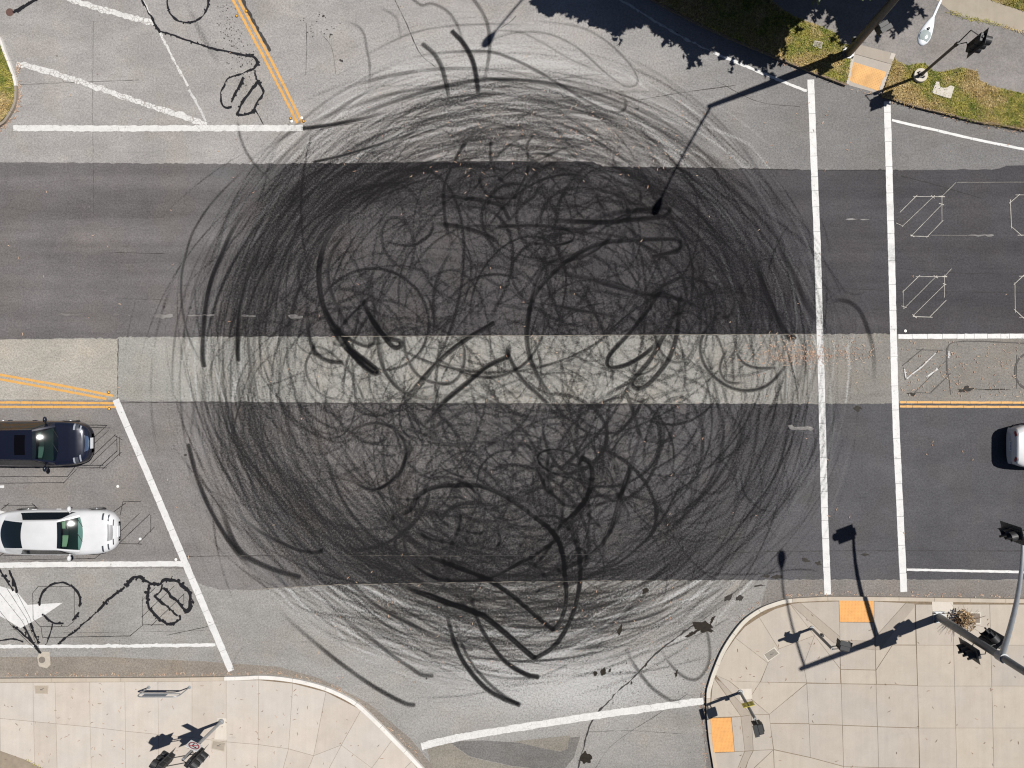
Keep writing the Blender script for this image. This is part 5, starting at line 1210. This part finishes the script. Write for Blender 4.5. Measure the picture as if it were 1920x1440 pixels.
b = MB(); b.disc((0, 0), .155, 0, .014, 24); b.build('lid', M['iron'], u); b = MB(); b.disc((0, 0), .17, 0, .010, 24); b.build('cover_frame', M['iron_grey'], u)
u = empty('manhole_cover', G(79, 1237), label='small round grey cover in a pale concrete collar by the kerb', cat='utility cover')
b = MB(); b.disc((0, 0), .135, .0, .018, 24); b.build('lid', M['iron_grey'], u); b = MB(); b.prism([tuple((G(x, y)-u.location).xy) for x, y in [(75,1222),(93,1222),(95,1246),(88,1253),(73,1249),(70,1232)]], 0, .009); b.build('concrete_collar', plain('collar_concrete', L(200, 190, 174), .9, noise=.12, nscale=9), u)

# --- raised road studs
def stud(px, py, yellow, label, a=0.):
    o = empty('road_stud', G(px, py, .004), a, label, 'road stud', 'raised studs at the ends of painted lines')
    if yellow:
        b = MB(); b.disc((0, 0), .066, 0, .012, 16); b.build('base', M['black'], o)
        b = MB(); b.box((0, 0, .022), (.085, .085, .024), taper=.7); bevel(b.build('reflector', M['stud_yellow'], o), .006)
    else:
        b = MB(); b.disc((0, 0), .055, 0, .012, 16); b.build('base', M['stud_white'], o)
        b = MB(); b.disc((0, 0), .045, .012, .022, 16, top=.5); b.build('dome', M['stud_white'], o)
stud(444, 30, True, 'yellow stud left of the top yellow double line', .3); stud(462, 21, True, 'yellow stud right of the top yellow double line', .3)
stud(545, 222, True, 'yellow stud left of the yellow double line end', .2); stud(547, 227.5, False, 'white stud left of the yellow double line end')
stud(569.5, 227.5, True, 'yellow stud right of the yellow double line end', .2); stud(566, 221, False, 'white stud right of the yellow double line end')
stud(204, 735.5, True, 'yellow stud above the left yellow lines', .2); stud(205, 766.5, True, 'yellow stud below the left yellow lines', .1)
stud(221, 912, False, 'white stud between the two left lanes'); stud(263, 1010.5, False, 'white stud just ahead of the white sedan'); stud(1697.5, 620.5, False, 'white stud above the right stop line end'); stud(330, 1049, False, 'white stud above the left lane line end')

# --- dry shrub
SH = empty('dry_shrub', at(1803, 1157, .125), label='small dry brown shrub growing at the tall grey pole base', cat='shrub')
leaf_m, n_, l_, p_ = mat('dry_leaf'); t_ = NT(n_, l_)
l_.new(t_.mix(t_.attr('shade'), L(104, 72, 40), L(228, 196, 150)), p_.inputs['Base Color']); p_.inputs['Roughness'].default_value = .8
def leaf_mesh(name, C, size, m, flat_=.5, aspect=.5, shade=None, seed_dir=None):
    """many small leaves: C (n,3) centres"""
    n = len(C); d = rng.normal(0, 1, (n, 3)); d[:, 2] *= flat_; d /= np.linalg.norm(d, axis=1)[:, None]
    e = rng.normal(0, 1, (n, 3)); e = np.cross(d, e); e /= np.linalg.norm(e, axis=1)[:, None]
    if flat_ < 1: pass
    s = (size*rng.uniform(.6, 1.3, n))[:, None]
    V = np.stack([C-d*s, C+e*s*aspect, C+d*s, C-e*s*aspect], 1)
    me = bpy.data.meshes.new(name); me.vertices.add(n*4); me.vertices.foreach_set('co', V.astype(np.float32).ravel())
    me.loops.add(n*4); me.loops.foreach_set('vertex_index', np.arange(n*4, dtype=np.int32)); me.polygons.add(n); me.polygons.foreach_set('loop_start', np.arange(0, n*4, 4, dtype=np.int32)); me.update(calc_edges=True)
    a = me.attributes.new('shade', 'FLOAT', 'POINT'); a.data.foreach_set('value', np.repeat(rng.random(n) if shade is None else shade, 4).astype(np.float32))
    me.materials.append(m); return me
q_ = rng.normal(0, 1, (520, 3)); q_ /= np.linalg.norm(q_, axis=1)[:, None]; q_ *= (rng.random((520, 1))**.45)
q_ = q_*np.array([.36, .46, .30])+np.array([.0, -.02, .36]); q_[:, 0] -= (q_[:, 1])*.28
link(bpy.data.objects.new('foliage', leaf_mesh('foliage', q_, .05, leaf_m, aspect=.55)), SH)
tw = MB()
for k in range(46):
    a = rng.uniform(0, 6.283); l = rng.uniform(.4, .75); e = rng.uniform(.25, 1.1)
    if k < 26: a = rng.normal(rad(215), .5); l = rng.uniform(.6, 1.0); e = rng.uniform(.1, .5)
    p0 = Vector((0, 0, 0)); p1 = Vector((math.cos(a)*l*.5, math.sin(a)*l*.5, .12+l*e*.5)); p2 = Vector((math.cos(a+.2)*l, math.sin(a+.2)*l, max(.06, l*e)))
    tw.tube([p0, p1, p2], [.009, .007, .004], 4, caps=False)
tw.build('twigs', plain('dry_twig', L(150, 112, 76), .9), SH)

# ---------------------------------------------------------------- trees beyond the top edge
foliage_m, n_, l_, p_ = mat('evergreen_leaf'); t_ = NT(n_, l_)
l_.new(t_.mix(t_.attr('shade'), (.022, .045, .012), (.07, .10, .03)), p_.inputs['Base Color']); p_.inputs['Roughness'].default_value = .55
bark = plain('bark', (.10, .075, .055), .95, noise=.3, nscale=9)
SHX, SHY = .936*.569*U, .352*.569*U
def tree(clumps, base, label, leaf=.15, per=520, twigs=36):
    """clumps: (shadow x, shadow y, height, radius) surveyed from the shadow the tree throws"""
    root = empty('tree', G(*base), label=label, cat='tree', group='trees shading the north kerb')
    root.location.z = .1
    P = []; cl = []
    for sx, sy, h, r in clumps:
        c = G(sx+SHX*h, sy-SHY*h, h)-root.location; cl.append((c, r))
        n = int(per*(r/.7)**2); v = rng.normal(0, 1, (n, 3)); v /= np.linalg.norm(v, axis=1)[:, None]; v *= rng.random((n, 1))**.5*r
        v[:, 2] *= .6; P.append(v+np.array(c))
    for c, r in cl[:twigs]:
        for k in range(4):
            a = rng.uniform(0, 6.283); ln = rng.uniform(.35, .85); t = rng.random(16)[:, None]
            d = np.array([math.cos(a), math.sin(a), rng.normal(0, .25)]); nrm = np.array([-d[1], d[0], 0.])
            P.append(np.array(c)+d*(.2+t*ln)+nrm*rng.normal(0, .10, (16, 1))*(1.2-t)+rng.normal(0, .04, (16, 3)))
    crown = bpy.data.objects.new('crown', leaf_mesh('crown', np.vstack(P), leaf, foliage_m, flat_=.7, aspect=.55)); link(crown, root)
    top = max(c.z for c, r in cl); m = sum((c for c, r in cl), Vector())/len(cl)
    tb = MB(); tb.tube([(0, 0, 0), (m.x*.1, m.y*.1, 1.), (m.x*.35, m.y*.35, 2.4), (m.x*.8, m.y*.8, top*.75)], [.24, .19, .16, .06], 12)
    for c, r in cl[::3]:
        f = Vector((m.x*.35, m.y*.35, 2.2)); tb.tube([f, f.lerp(c, .5)+Vector((0, 0, .3)), c], [.09, .05, .02], 6)
    tb.build('trunk', bark, root, smooth=True)
    return root
c1 = []
for sx, sy in [(1035,-14),(1065,-4),(1095,-2),(1120,8),(1135,25),(1150,36),(1170,18),(1190,4),(1205,20),(1225,14),(1240,30),(1262,38),(1285,58),(1300,88),(1292,72),(1312,62),(1335,50),(1355,62),(1372,74),(1385,84),(1400,88),(1420,92),(1428,100),(1440,84),(1445,66),(1428,60),(1450,44),(1462,30),(1470,20),(1478,24),(1450,12),(1405,68),(1380,60),(1345,36),(1310,30)]:
    c1.append((sx, sy+(10 if sx > 1230 else 2), rng.uniform(4.2, 5.4), rng.uniform(.26, .46)))
for k in range(330):
    sx = rng.uniform(1020, 1480); lo = np.interp(sx, [1030,1100,1150,1200,1250,1300,1350,1420,1470], [-8,6,32,24,44,76,64,76,24])
    sy = lo-rng.gamma(1.5, 40); 
    if sy < -330: continue
    c1.append((sx, sy, rng.uniform(4.5, 9.), rng.uniform(.5, .95)))
tree(c1, (1475,-40), 'broad dark evergreen tree just beyond the top edge, its shadow over the kerb')
c2 = []
for sx, sy in [(1512,2),(1525,8),(1540,14),(1556,8),(1572,26),(1578,44),(1584,62),(1594,66),(1604,52),(1616,44),(1628,36),(1640,38),(1652,46),(1664,28),(1676,42),(1683,50),(1682,22),(1668,10),(1690,8),(1590,30),(1608,20),(1630,12),(1560,-6),(1600,0),(1650,0),(1485,-10),(1500,-4)]:
    c2.append((sx, sy, rng.uniform(4.6, 5.8), rng.uniform(.24, .42)))
for k in range(130):
    sx = rng.uniform(1500, 1690); lo = np.interp(sx, [1500,1560,1590,1640,1690], [-16,2,36,18,0]); sy = lo-rng.gamma(1.5, 34)
    if sy > -240: c2.append((sx, sy, rng.uniform(5., 8.), rng.uniform(.4, .7)))
tree(c2, (1735,-95), 'smaller evergreen tree beyond the top edge, its shadow on the footpath', leaf=.14)

# ---------------------------------------------------------------- fallen leaves
def litter(name, X, Y, Zz, length, width, m, label=None):
    n = len(X); a = rng.uniform(0, 6.283, n); ln = length*rng.uniform(.6, 1.4, n)/2; w = width*rng.uniform(.7, 1.3, n)/2; bend = rng.normal(0, .35, n)*ln*2
    ca, sa = np.cos(a), np.sin(a); V = []
    for u, ww in ((-1, .15), (-.3, 1.), (.4, .9), (1, .1)):
        off = bend*(1-u*u)*.5
        for s in (-1, 1):
            lx = ln*u; ly = off+s*w*ww
            V.append(np.stack([X+lx*ca-ly*sa, Y+lx*sa+ly*ca, Zz+.004+rng.uniform(0, .006, n)+.004*(s > 0)], -1))
    V = np.stack(V, 1); me = bpy.data.meshes.new(name); me.vertices.add(n*8); me.vertices.foreach_set('co', V.astype(np.float32).ravel())
    i0 = np.arange(n)[:, None]*8; loops = np.concatenate([i0+np.array([[2*k, 2*k+2, 2*k+3, 2*k+1]]) for k in range(3)], 1).ravel()
    me.loops.add(len(loops)); me.loops.foreach_set('vertex_index', loops.astype(np.int32)); me.polygons.add(n*3); me.polygons.foreach_set('loop_start', np.arange(0, n*12, 4, dtype=np.int32)); me.update(calc_edges=True)
    s = me.attributes.new('shade', 'FLOAT', 'POINT'); s.data.foreach_set('value', np.repeat(rng.random(n), 8).astype(np.float32))
    me.materials.append(m); return tag(link(bpy.data.objects.new(name, me)), kind='stuff')
def leafmat(name, a, b):
    m, n, l, p = mat(name); t = NT(n, l); l.new(t.mix(t.attr('shade'), a, b), p.inputs['Base Color']); p.inputs['Roughness'].default_value = .8; return m
LM_pale = leafmat('pale_fallen_leaf', L(190, 146, 120), L(222, 196, 170)); LM_brown = leafmat('brown_fallen_leaf', L(136, 104, 82), L(196, 160, 132)); LM_red = leafmat('reddish_crumbled_leaf', L(186, 150, 128), L(208, 174, 152))
def spread(path, n, sd): 
    C = catmull(path, 2.); k = rng.integers(0, len(C), n); return C[k, 0]+rng.normal(0, sd, n), C[k, 1]+rng.normal(0, sd, n)
xs_, ys_ = [], []
def addp(x, y): xs_.append(np.asarray(x)); ys_.append(np.asarray(y))
addp(rng.normal(1500, 60, 170), rng.normal(660, 14, 170)); addp(rng.uniform(1420, 1650, 90), rng.normal(662, 16, 90))
addp(rng.uniform(830, 1290, 85), rng.normal(262, 42, 85)); addp(rng.uniform(640, 1560, 50), rng.uniform(200, 330, 50)); addp(rng.uniform(1690, 1920, 150), rng.uniform(640, 745, 150))
addp(rng.uniform(560, 1300, 70), rng.uniform(1090, 1290, 70)); addp(rng.uniform(0, 1920, 120), rng.uniform(0, 1250, 120)); addp(rng.uniform(500, 1540, 60), rng.uniform(630, 756, 60))
addp(*spread([(0,1266),(200,1265),(437,1263),(540,1264),(640,1294),(720,1356),(790,1420)], 150, 2.2)); addp(*spread([(33,120),(38,168),(33,200),(18,226),(0,243)], 130, 3.))
addp(*spread([(1322,1440),(1320,1330),(1330,1250),(1390,1158),(1470,1118),(1700,1115),(1920,1118)], 130, 2.6)); addp(*spread([(1440,108),(1520,140),(1600,166),(1680,192),(1800,226),(1920,250)], 70, 2.5))
X_, Y_ = np.concatenate(xs_), np.concatenate(ys_)
litter('fallen_leaves', gx(X_), gy(Y_), .016, .12, .024, LM_pale)
litter('crumbled_leaves', gx(np.concatenate([rng.normal(1500, 34, 210), rng.normal(1525, 48, 130)])), gy(np.concatenate([rng.normal(671, 5.5, 210), rng.normal(664, 9, 130)])), .013, .05, .02, LM_red)
xs_, ys_ = [], []
x, y = rng.uniform(-40, 780, 900), rng.uniform(1282, 1445, 900); k = inside([(0,1282),(437,1280),(540,1283),(660,1330),(760,1430),(760,1445),(0,1445)], x, y); addp(x[k][:130], y[k][:130])
x, y = rng.uniform(1335, 1925, 800), rng.uniform(1135, 1445, 800); k = inside([(1345,1445),(1338,1290),(1400,1175),(1480,1140),(1925,1135),(1925,1445)], x, y); addp(x[k][:70], y[k][:70])
X_, Y_ = np.concatenate(xs_), np.concatenate(ys_); kk = (CAM_H-.13)/CAM_H
litter('fallen_leaves', NAD.x+(X_-1062)/U*kk, NAD.y-(Y_-714)/U*kk, .137, .13, .017, LM_brown)
# ---------------------------------------------------------------- cars
def car_paint(name, col, metal=0., rough=.28):
    m, n, l, p = mat(name); t = NT(n, l)
    p.inputs['Base Color'].default_value = (*col, 1); p.inputs['Metallic'].default_value = metal; p.inputs['Roughness'].default_value = rough
    p.inputs['Coat Weight'].default_value = .8; p.inputs['Coat Roughness'].default_value = .05
    dustf = t.ramp(t.noise(t.pos(), 1.5, 4, .6), .3, .7, .94, 1.04, False)
    l.new(t.mix(1., col, dustf, 'MULTIPLY'), p.inputs['Base Color']); return m
def windscreen(name, tint):
    m = bpy.data.materials.new(name); m.use_nodes = True; n, l = m.node_tree.nodes, m.node_tree.links; n.clear()
    o = n.new('ShaderNodeOutputMaterial'); tr = n.new('ShaderNodeBsdfTransparent'); tr.inputs[0].default_value = (*tint, 1)
    gl = n.new('ShaderNodeBsdfGlossy'); gl.inputs['Roughness'].default_value = .09; fr = n.new('ShaderNodeFresnel'); fr.inputs[0].default_value = 1.6
    mx = n.new('ShaderNodeMixShader'); l.new(fr.outputs[0], mx.inputs[0]); l.new(tr.outputs[0], mx.inputs[1]); l.new(gl.outputs[0], mx.inputs[2]); l.new(mx.outputs[0], o.inputs[0]); return m
M['glass'] = windscreen('tinted_windscreen', (.42, .60, .55))
M['dark_glass'] = plain('dark_car_glass', (.006, .009, .012), .06, spec=.4)
M['cabin'] = plain('cabin_trim', (.03, .032, .034), .8)
M['rubber'] = plain('tyre_rubber', (.015, .015, .016), .85)
M['alloy'] = plain('alloy_wheel', (.35, .36, .37), .35, .8)
M['chrome'] = plain('chrome_trim', (.62, .63, .65), .15, 1.)
M['grille'] = plain('grille_mesh', (.045, .05, .06), .4, .4, .3, 40)
M['lamp_clear'] = plain('headlamp_glass', (.30, .32, .35), .1, .3)
M['lamp_dark'] = plain('headlamp_recess', (.05, .055, .065), .2, .2)
M['tail'] = plain('tail_lamp', (.22, .01, .012), .2)
M['numplate'] = plain('number_plate', (.55, .56, .58), .5)
M['plastic'] = plain('black_car_plastic', (.012, .012, .013), .5)

def make_car(name, label, spec, paintm, seat_m, loc, rz=0.):
    L_, Wd, H = spec['L'], spec['W'], spec['H']; hl = L_/2
    root = empty(name, loc, rz, label, 'car')
    # half width along the car, deck height along the car
    wx = np.array(spec['wx'])*[1, Wd/2]; zx = np.array(spec['zx'])
    def hw(x): return float(np.interp(x, wx[:, 0], wx[:, 1]))
    def zt(x): return float(np.interp(x, zx[:, 0], zx[:, 1]))
    cab0, cab1 = spec['cabin']                       # tub of the cabin
    prof = spec.get('prof', [(0, 0), (.3, -.004), (.55, -.012), (.72, -.028), (.85, -.06), (.93, -.11), (.975, -.18), (1., -.30)])
    pu = np.array(prof)
    def top(x, v):
        return zt(x)+float(np.interp(abs(v), pu[:, 0], pu[:, 1]))*(.5+.5*min(1, (zt(x)-.45)/.5))
    stx = sorted(set(list(np.linspace(-hl, hl, 47))+[-hl+.02, -hl+.05, -hl+.1, hl-.02, hl-.05, hl-.1, hl-.16]))
    vs_ = [-1.]+[-p for p, _ in prof[::-1][1:]]+[p for p, _ in prof[1:]]
    b = MB(); rows = []
    for x in stx:
        w = hw(x); zb = max(.16, .16+.16*max(0, (abs(x)-hl+.5)/.5))
        row = []
        row.append((x, -w*.88, zb)); row.append((x, -w*.985, zb+.10)); row.append((x, -w*1.0, max(zb+.16, top(x, 1)-.18)))
        for v in vs_:
            z = top(x, v)
            if cab0 < x < cab1 and abs(v) < .80: z = .42
            row.append((x, w*v, z))
        row.append((x, w*1.0, max(zb+.16, top(x, 1)-.18))); row.append((x, w*.985, zb+.10)); row.append((x, w*.88, zb))
        rows.append(row)
    nr = len(rows[0]); vs = [p for r in rows for p in r]; fs, mi = [], []
    for i in range(len(rows)-1):
        for k in range(nr):
            k2 = (k+1) % nr
            fs.append((i*nr+k, (i+1)*nr+k, (i+1)*nr+k2, i*nr+k2))
            xm = (stx[i]+stx[i+1])/2; inner = 3 <= k < nr-4 and cab0-.06 < xm < cab1+.06 and (abs(vs_[k-3]) < .9 and abs(vs_[k-2]) < .9)
            mi.append(1 if inner or k == nr-1 else 0)
    b.v, b.f, b.mi = vs, fs, mi
    b.add(rows[0], [tuple(range(nr))]); b.add(rows[-1], [tuple(range(nr))[::-1]])
    body = b.build('body', [paintm, M['cabin']], root, smooth=38)
    bm = bmesh.new(); bm.from_mesh(body.data); bmesh.ops.remove_doubles(bm, verts=bm.verts, dist=1e-5); bmesh.ops.recalc_face_normals(bm, faces=bm.faces); bm.to_mesh(body.data); bm.free()
    def patch(pname, x0, x1, v0, v1, m, off=.006, nx=8, nv=6, parent=root, mirror=False, edge=None):
        q = MB()
        for s in ((1, -1) if mirror else (1,)):
            def fn(u, w):
                x = x0+(x1-x0)*u; v = v0+(v1-v0)*w
                if edge: x = x+edge(v)
                x = min(max(x, -hl+.004), hl-.004)
                return (x, s*hw(x)*v, top(x, v)+off)
            q.grid(fn, nx, nv, flip=(s == 1) != (x1 > x0))
        return q.build(pname, m, parent, smooth=True)
    # greenhouse rails
    (rf, rr), (cw, dk) = spec['roof'], spec['base']            # roof front / rear, cowl, deck
    ry0, ry1 = spec['roof_y']; by0, by1 = spec['base_y']; zr = H
    zc, zd = zt(cw)+.01, spec['deck_z']
    def bow(y, k): return k*(1-(y)**2)
    RF = lambda s: Vector((rf+bow(s, .05), s*ry0, zr-.055*s*s-.01))
    RR = lambda s: Vector((rr-bow(s, .05), s*ry1, zr-.05*s*s-.04))
    CW = lambda s: Vector((cw-.16*s*s, s*by0, zc-.02*s*s))
    DK = lambda s: Vector((dk+spec.get('dkbow', .14)*s*s, s*by1, zd-.02*s*s))
    def sheet(f0, f1, bulge, nu=8, nv=12, s0=-1., s1=1.):
        def fn(u, w):
            s = s0+(s1-s0)*w; p = f0(s).lerp(f1(s), u); p.z += bulge*4*u*(1-u); return tuple(p)
        return fn
    g = MB(); g.grid(sheet(RF, RR, .035), 10, 14, flip=False)
    r_ = g.build('roof', paintm, root, smooth=True)
    ins0, ins1 = .90, .90
    def glass(nm, f0, f1, m, bulge, ins, parent=root):
        a = MB(); a.grid(sheet(f0, f1, bulge, s0=-ins, s1=ins), 8, 12); o = a.build(nm, m, parent, smooth=True)
        for sa, sb in ((-1., -ins), (ins, 1.)):
            p = MB(); p.grid(sheet(f0, f1, bulge, s0=sa, s1=sb), 8, 2); p.build('pillar', paintm, parent, smooth=True)
        return o
    ws = glass('windscreen', CW, RF, M['glass'], .03, ins0)
    fb = MB(); f_ = sheet(CW, RF, .03, s0=-.89, s1=.89); fb.grid(lambda u, w: (lambda p: (p[0], p[1], p[2]+.004))(f_(.84+.155*u, w)), 2, 12); fb.build('shade_band', M['dark_glass'], ws, smooth=True)
    if spec.get('glass_rear', True): glass('rear_window', RR, DK, M['dark_glass'], .035, spec.get('rins', .93))
    def rail(s, t):                                            # t from cowl to deck along the upper edge
        P = [CW(s), CW(s).lerp(RF(s), .5)+Vector((0, 0, .03)), RF(s)]+[RF(s).lerp(RR(s), u)+Vector((0, 0, .14*u*(1-u))) for u in (.25, .5, .75)]+[RR(s), RR(s).lerp(DK(s), .5)+Vector((0, 0, .035)), DK(s)]
        xs_ = [p.x for p in P]; x = xs_[0]+(xs_[-1]-xs_[0])*t
        for a_, b_ in zip(P[:-1], P[1:]):
            if b_.x <= x <= a_.x: return a_.lerp(b_, (a_.x-x)/(a_.x-b_.x+1e-9))
        return P[-1]
    def belt(s, t):
        r0 = rail(s, t); w = hw(r0.x)*.93; return Vector((r0.x, s*w, min(r0.z, top(r0.x, .93)+.01)))
    for s in (-1, 1):
        q = MB(); q.grid(lambda u, w: tuple(rail(s, u).lerp(belt(s, u), w)), 22, 4, flip=s > 0); q.build('cabin_side', paintm, root, smooth=True)
        t0, t1 = spec['side']
        def gl(u, w):
            t = t0+(t1-t0)*u; k = min(1, u/.16, (1-u)/.12); a_, b_ = rail(s, t), belt(s, t); p = a_.lerp(b_, .93-(.93-.13)*(1-w)*max(.05, k)); return (p.x, p.y+s*.007, p.z+.004)
        q = MB(); q.grid(gl, 24, 4, flip=s < 0); side = q.build('side_window', M['dark_glass'], root, smooth=True)
        # mirrors, handles
        mb = MB(); n = 10; xm = spec['mirror']; c = Vector((xm, s*(hw(xm)*.93+.13), zt(xm)+.03))
        rings = [(-.105, .035), (-.05, .085), (.02, .095), (.09, .07), (.125, .02)]
        vsx = [(c.x+dx*.62-.05*(kk[0] if False else 0), c.y+.15*math.cos(2*PI*k/n)*r/.095*.85, c.z+r*math.sin(2*PI*k/n)) for dx, r in rings for kk in [(0,)] for k in range(n)]
        mb.add(vsx, [(i*n+k, i*n+(k+1) % n, (i+1)*n+(k+1) % n, (i+1)*n+k) for i in range(4) for k in range(n)]+[tuple(range(n))[::-1], tuple(4*n+k for k in range(n))])
        mb.tube([(c.x, c.y-s*.16, c.z-.06), (c.x, c.y, c.z-.02)], .03, 6)
        mb.build('wing_mirror', paintm, root, smooth=50)
        for xh in spec['handles']:
            h = MB(); h.box((xh, s*(hw(xh)+.008), top(xh, 1)-.06), (.2, .03, .03)); bevel(h.build('door_handle', paintm, root), .008)
        for xw in spec['wheels']:
            w = MB(); yo = s*(hw(xw)+.004); n = 28; R = .335
            w.tube([(xw, yo-s*.24, R), (xw, yo-s*.015, R), (xw, yo, R)], [R, R, R*.95], n); wh = w.build('wheel', M['rubber'], root, smooth=40)
            rm = MB(); rm.tube([(xw, yo-s*.01, R), (xw, yo+s*.004, R)], R*.68, n); rm.tube([(xw, yo, R), (xw, yo+s*.012, R)], R*.16, 10); rm.build('rim', M['alloy'], wh, smooth=30)
            ar = MB(); k = 20
            ar.add([(xw+(R+.07*j)*math.cos(PI*i/k), yo-s*.002+s*.003*j*0, R+(R+.07*j)*math.sin(PI*i/k)) for i in range(k+1) for j in (0, 1)], [(2*i, 2*i+1, 2*i+3, 2*i+2) if s > 0 else (2*i+2, 2*i+3, 2*i+1, 2*i) for i in range(k)]); ar.build('wheel_arch', M['plastic'], root)
    # bonnet, lamps, grille, plates
    patch('bonnet', cw-.02, hl-spec['nose'], -.76, .76, paintm, .005, 14, 14, edge=lambda v: -.10*v*v)
    nz = hl
    lampx = spec['lamp']
    for s in (-1, 1):
        for (xa, xb, va, vb, m) in lampx:
            patch('headlight', xa, xb, s*va, s*vb, m, .008, 6, 5)
    if spec.get('tail', True):
        for s in (-1, 1):
            patch('tail_light', -hl+.05, -hl+.012, s*.66, s*.95, M['tail'], .008, 4, 4)
    patch('grille', nz-spec['grille'][0], nz-spec['grille'][1], -spec['grille'][2], spec['grille'][2], spec.get('grille_m', M['grille']), .009, 5, 8, edge=lambda v: -.10*v*v)
    pl = MB(); pl.box((hl-.005, 0, .47), (.03, .44, .15)); pl.build('number_plate', M['numplate'], root)
    pl = MB(); pl.box((-hl+.0, 0, spec['plate_z']), (.03, .40, .14)); rp = pl.build('number_plate', M['numplate'], root)
    pp = MB()
    for k in range(6): pp.box((-hl-.016, -.14+.056*k, spec['plate_z']), (.002, .032, .07))
    pp.build('plate_lettering', plain('plate_blue', (.03, .05, .16), .6), rp)
    bp = MB(); bp.grid(lambda u, w: (-hl+.06-.075*(1-(2*w-1)**4), (2*w-1)*hw(-hl+.12)*1.0, .30+.25*u), 4, 14); bp.build('rear_bumper', paintm, root, smooth=True)
    # wipers, interior
    for y in (-.32, .28):
        wp = MB(); wp.tube([CW(y/by0)+Vector((.02, 0, .02)), CW(y/by0).lerp(RF(y/by0), .18)+Vector((0, .34, .035))], .010, 6); wp.build('wiper', M['plastic'], root)
    d = MB(); d.grid(lambda u, w: (cw-.12-.55*u-.14*(2*w-1)**2, (2*w-1)*by0*.96, zc-.05-.06*u-.10*u*u*4*.3), 6, 10, flip=True); d.grid(lambda u, w: (cw-.67-.14*(2*w-1)**2-.05*u, (2*w-1)*by0*.96, zc-.14-.4*u), 3, 10, flip=True); d.build('dashboard', M['cabin'], root, smooth=30)
    for y in (-.37, .37):
        xs0 = rf-.32
        s_ = MB(); s_.box((xs0+.20, y, .62), (.52, .48, .16)); s_.box((xs0-.10, y, .86), (.16, .48, .52), Matrix.Rotation(-.3, 3, 'Y')); s_.box((xs0-.20, y, H-.22), (.10, .26, .18), Matrix.Rotation(-.25, 3, 'Y'))
        bevel(s_.build('seat', seat_m, root), .04)
    sw_ = MB(); k = 20; c0 = Vector((cw-.72, .37, zc-.08))
    ringp = [c0+Vector((.08*math.sin(2*PI*i/k), .18*math.cos(2*PI*i/k), .165*math.sin(2*PI*i/k))) for i in range(k+1)]
    sw_.tube(ringp, .016, 6, caps=False); sw_.tube([c0-Vector((0, .17, 0)), c0+Vector((0, .17, 0))], .02, 6); sw_.build('steering_wheel', M['cabin'], root)
    return root

SEDAN = dict(L=4.80, W=1.86, H=1.42,
  wx=[(-2.40,.60),(-2.37,.70),(-2.30,.79),(-2.15,.87),(-1.9,.925),(-1.4,.975),(-.6,1.),(.6,1.),(1.3,.99),(1.7,.965),(2.0,.90),(2.2,.80),(2.32,.67),(2.38,.50),(2.40,.36)],
  zx=[(-2.40,.86),(-2.36,.98),(-2.30,1.035),(-2.0,1.06),(-1.6,1.05),(-.8,1.0),(.4,.985),(1.10,.985),(1.35,.955),(1.7,.905),(2.0,.84),(2.2,.765),(2.31,.68),(2.37,.59),(2.40,.50)],
  cabin=(-1.5,1.02), roof=(.42,-.95), base=(1.24,-2.02), roof_y=(.58,.555), base_y=(.745,.60), deck_z=1.085, side=(.06,.80), mirror=.70, handles=(-.95,.05), wheels=(-1.40,1.42), nose=.16,
  lamp=[(1.92,1.985,.62,.93,M['lamp_dark']),(2.12,2.17,.60,.95,M['lamp_dark']),(2.285,2.315,.42,.80,M['plastic'])], grille=(.27,.10,.44), grille_m=plain('grey_grille', L(150, 150, 152), .4, .3, .25, 40), plate_z=.60, dkbow=.16)
SALOON = dict(L=4.72, W=1.86, H=1.50,
  wx=[(-2.36,.62),(-2.33,.72),(-2.26,.82),(-2.1,.90),(-1.8,.95),(-1.3,.985),(-.5,1.),(.8,1.),(1.4,.985),(1.75,.95),(2.0,.885),(2.18,.79),(2.28,.67),(2.34,.50),(2.36,.36)],
  zx=[(-2.36,.92),(-2.32,1.02),(-2.26,1.07),(-2.0,1.09),(-.8,1.05),(.5,1.02),(1.15,1.02),(1.4,.985),(1.7,.94),(1.95,.88),(2.12,.81),(2.24,.72),(2.32,.61),(2.36,.50)],
  cabin=(-1.6,1.12), roof=(.54,-1.2), base=(1.32,-2.05), roof_y=(.60,.58), base_y=(.76,.64), deck_z=1.12, side=(.06,.84), mirror=.80, handles=(-.85,.15), wheels=(-1.38,1.40), nose=.22,
  lamp=[(1.84,1.90,.66,.95,M['lamp_clear']),(1.90,2.02,.66,.95,M['lamp_dark']),(2.06,2.11,.58,.93,M['lamp_clear'])], grille=(.13,.03,.48), grille_m=M['chrome'], plate_z=.62)
P_white = car_paint('pearl_white_paint', (.45, .45, .455), 0., .3)
P_navy = car_paint('dark_navy_paint', (.007, .0085, .018), .3, .25)
tan_seat = plain('cream_leather', (.50, .46, .34), .6); grey_seat = plain('grey_cloth', (.16, .17, .16), .8)
white_car = make_car('parked_car', 'white sedan waiting at the slanting stop line, dark rear window', SEDAN, P_white, tan_seat, G(126.5, 992))
navy = make_car('parked_car', 'dark navy car with sunroof waiting above the white sedan', SALOON, P_navy, grey_seat, G(79, 829))
right = copy_tree(white_car); right.location = G(1880+108, 834); right['label'] = 'rear end of a white car leaving at the right edge'
# sunroof and roof rails of the navy car
s_ = MB(); s_.grid(lambda u, w: (.30-.42*u, (2*w-1)*.40, 1.5-.01-.03*(u*.241+.138)+.14*(u*.241+.138)*(1-(u*.241+.138))-.054*((2*w-1)*.40/.6)**2+.007), 4, 8, flip=False)
s_.build('sunroof', plain('sunroof_glass', (.002, .002, .003), .25, spec=.12), navy, smooth=True)
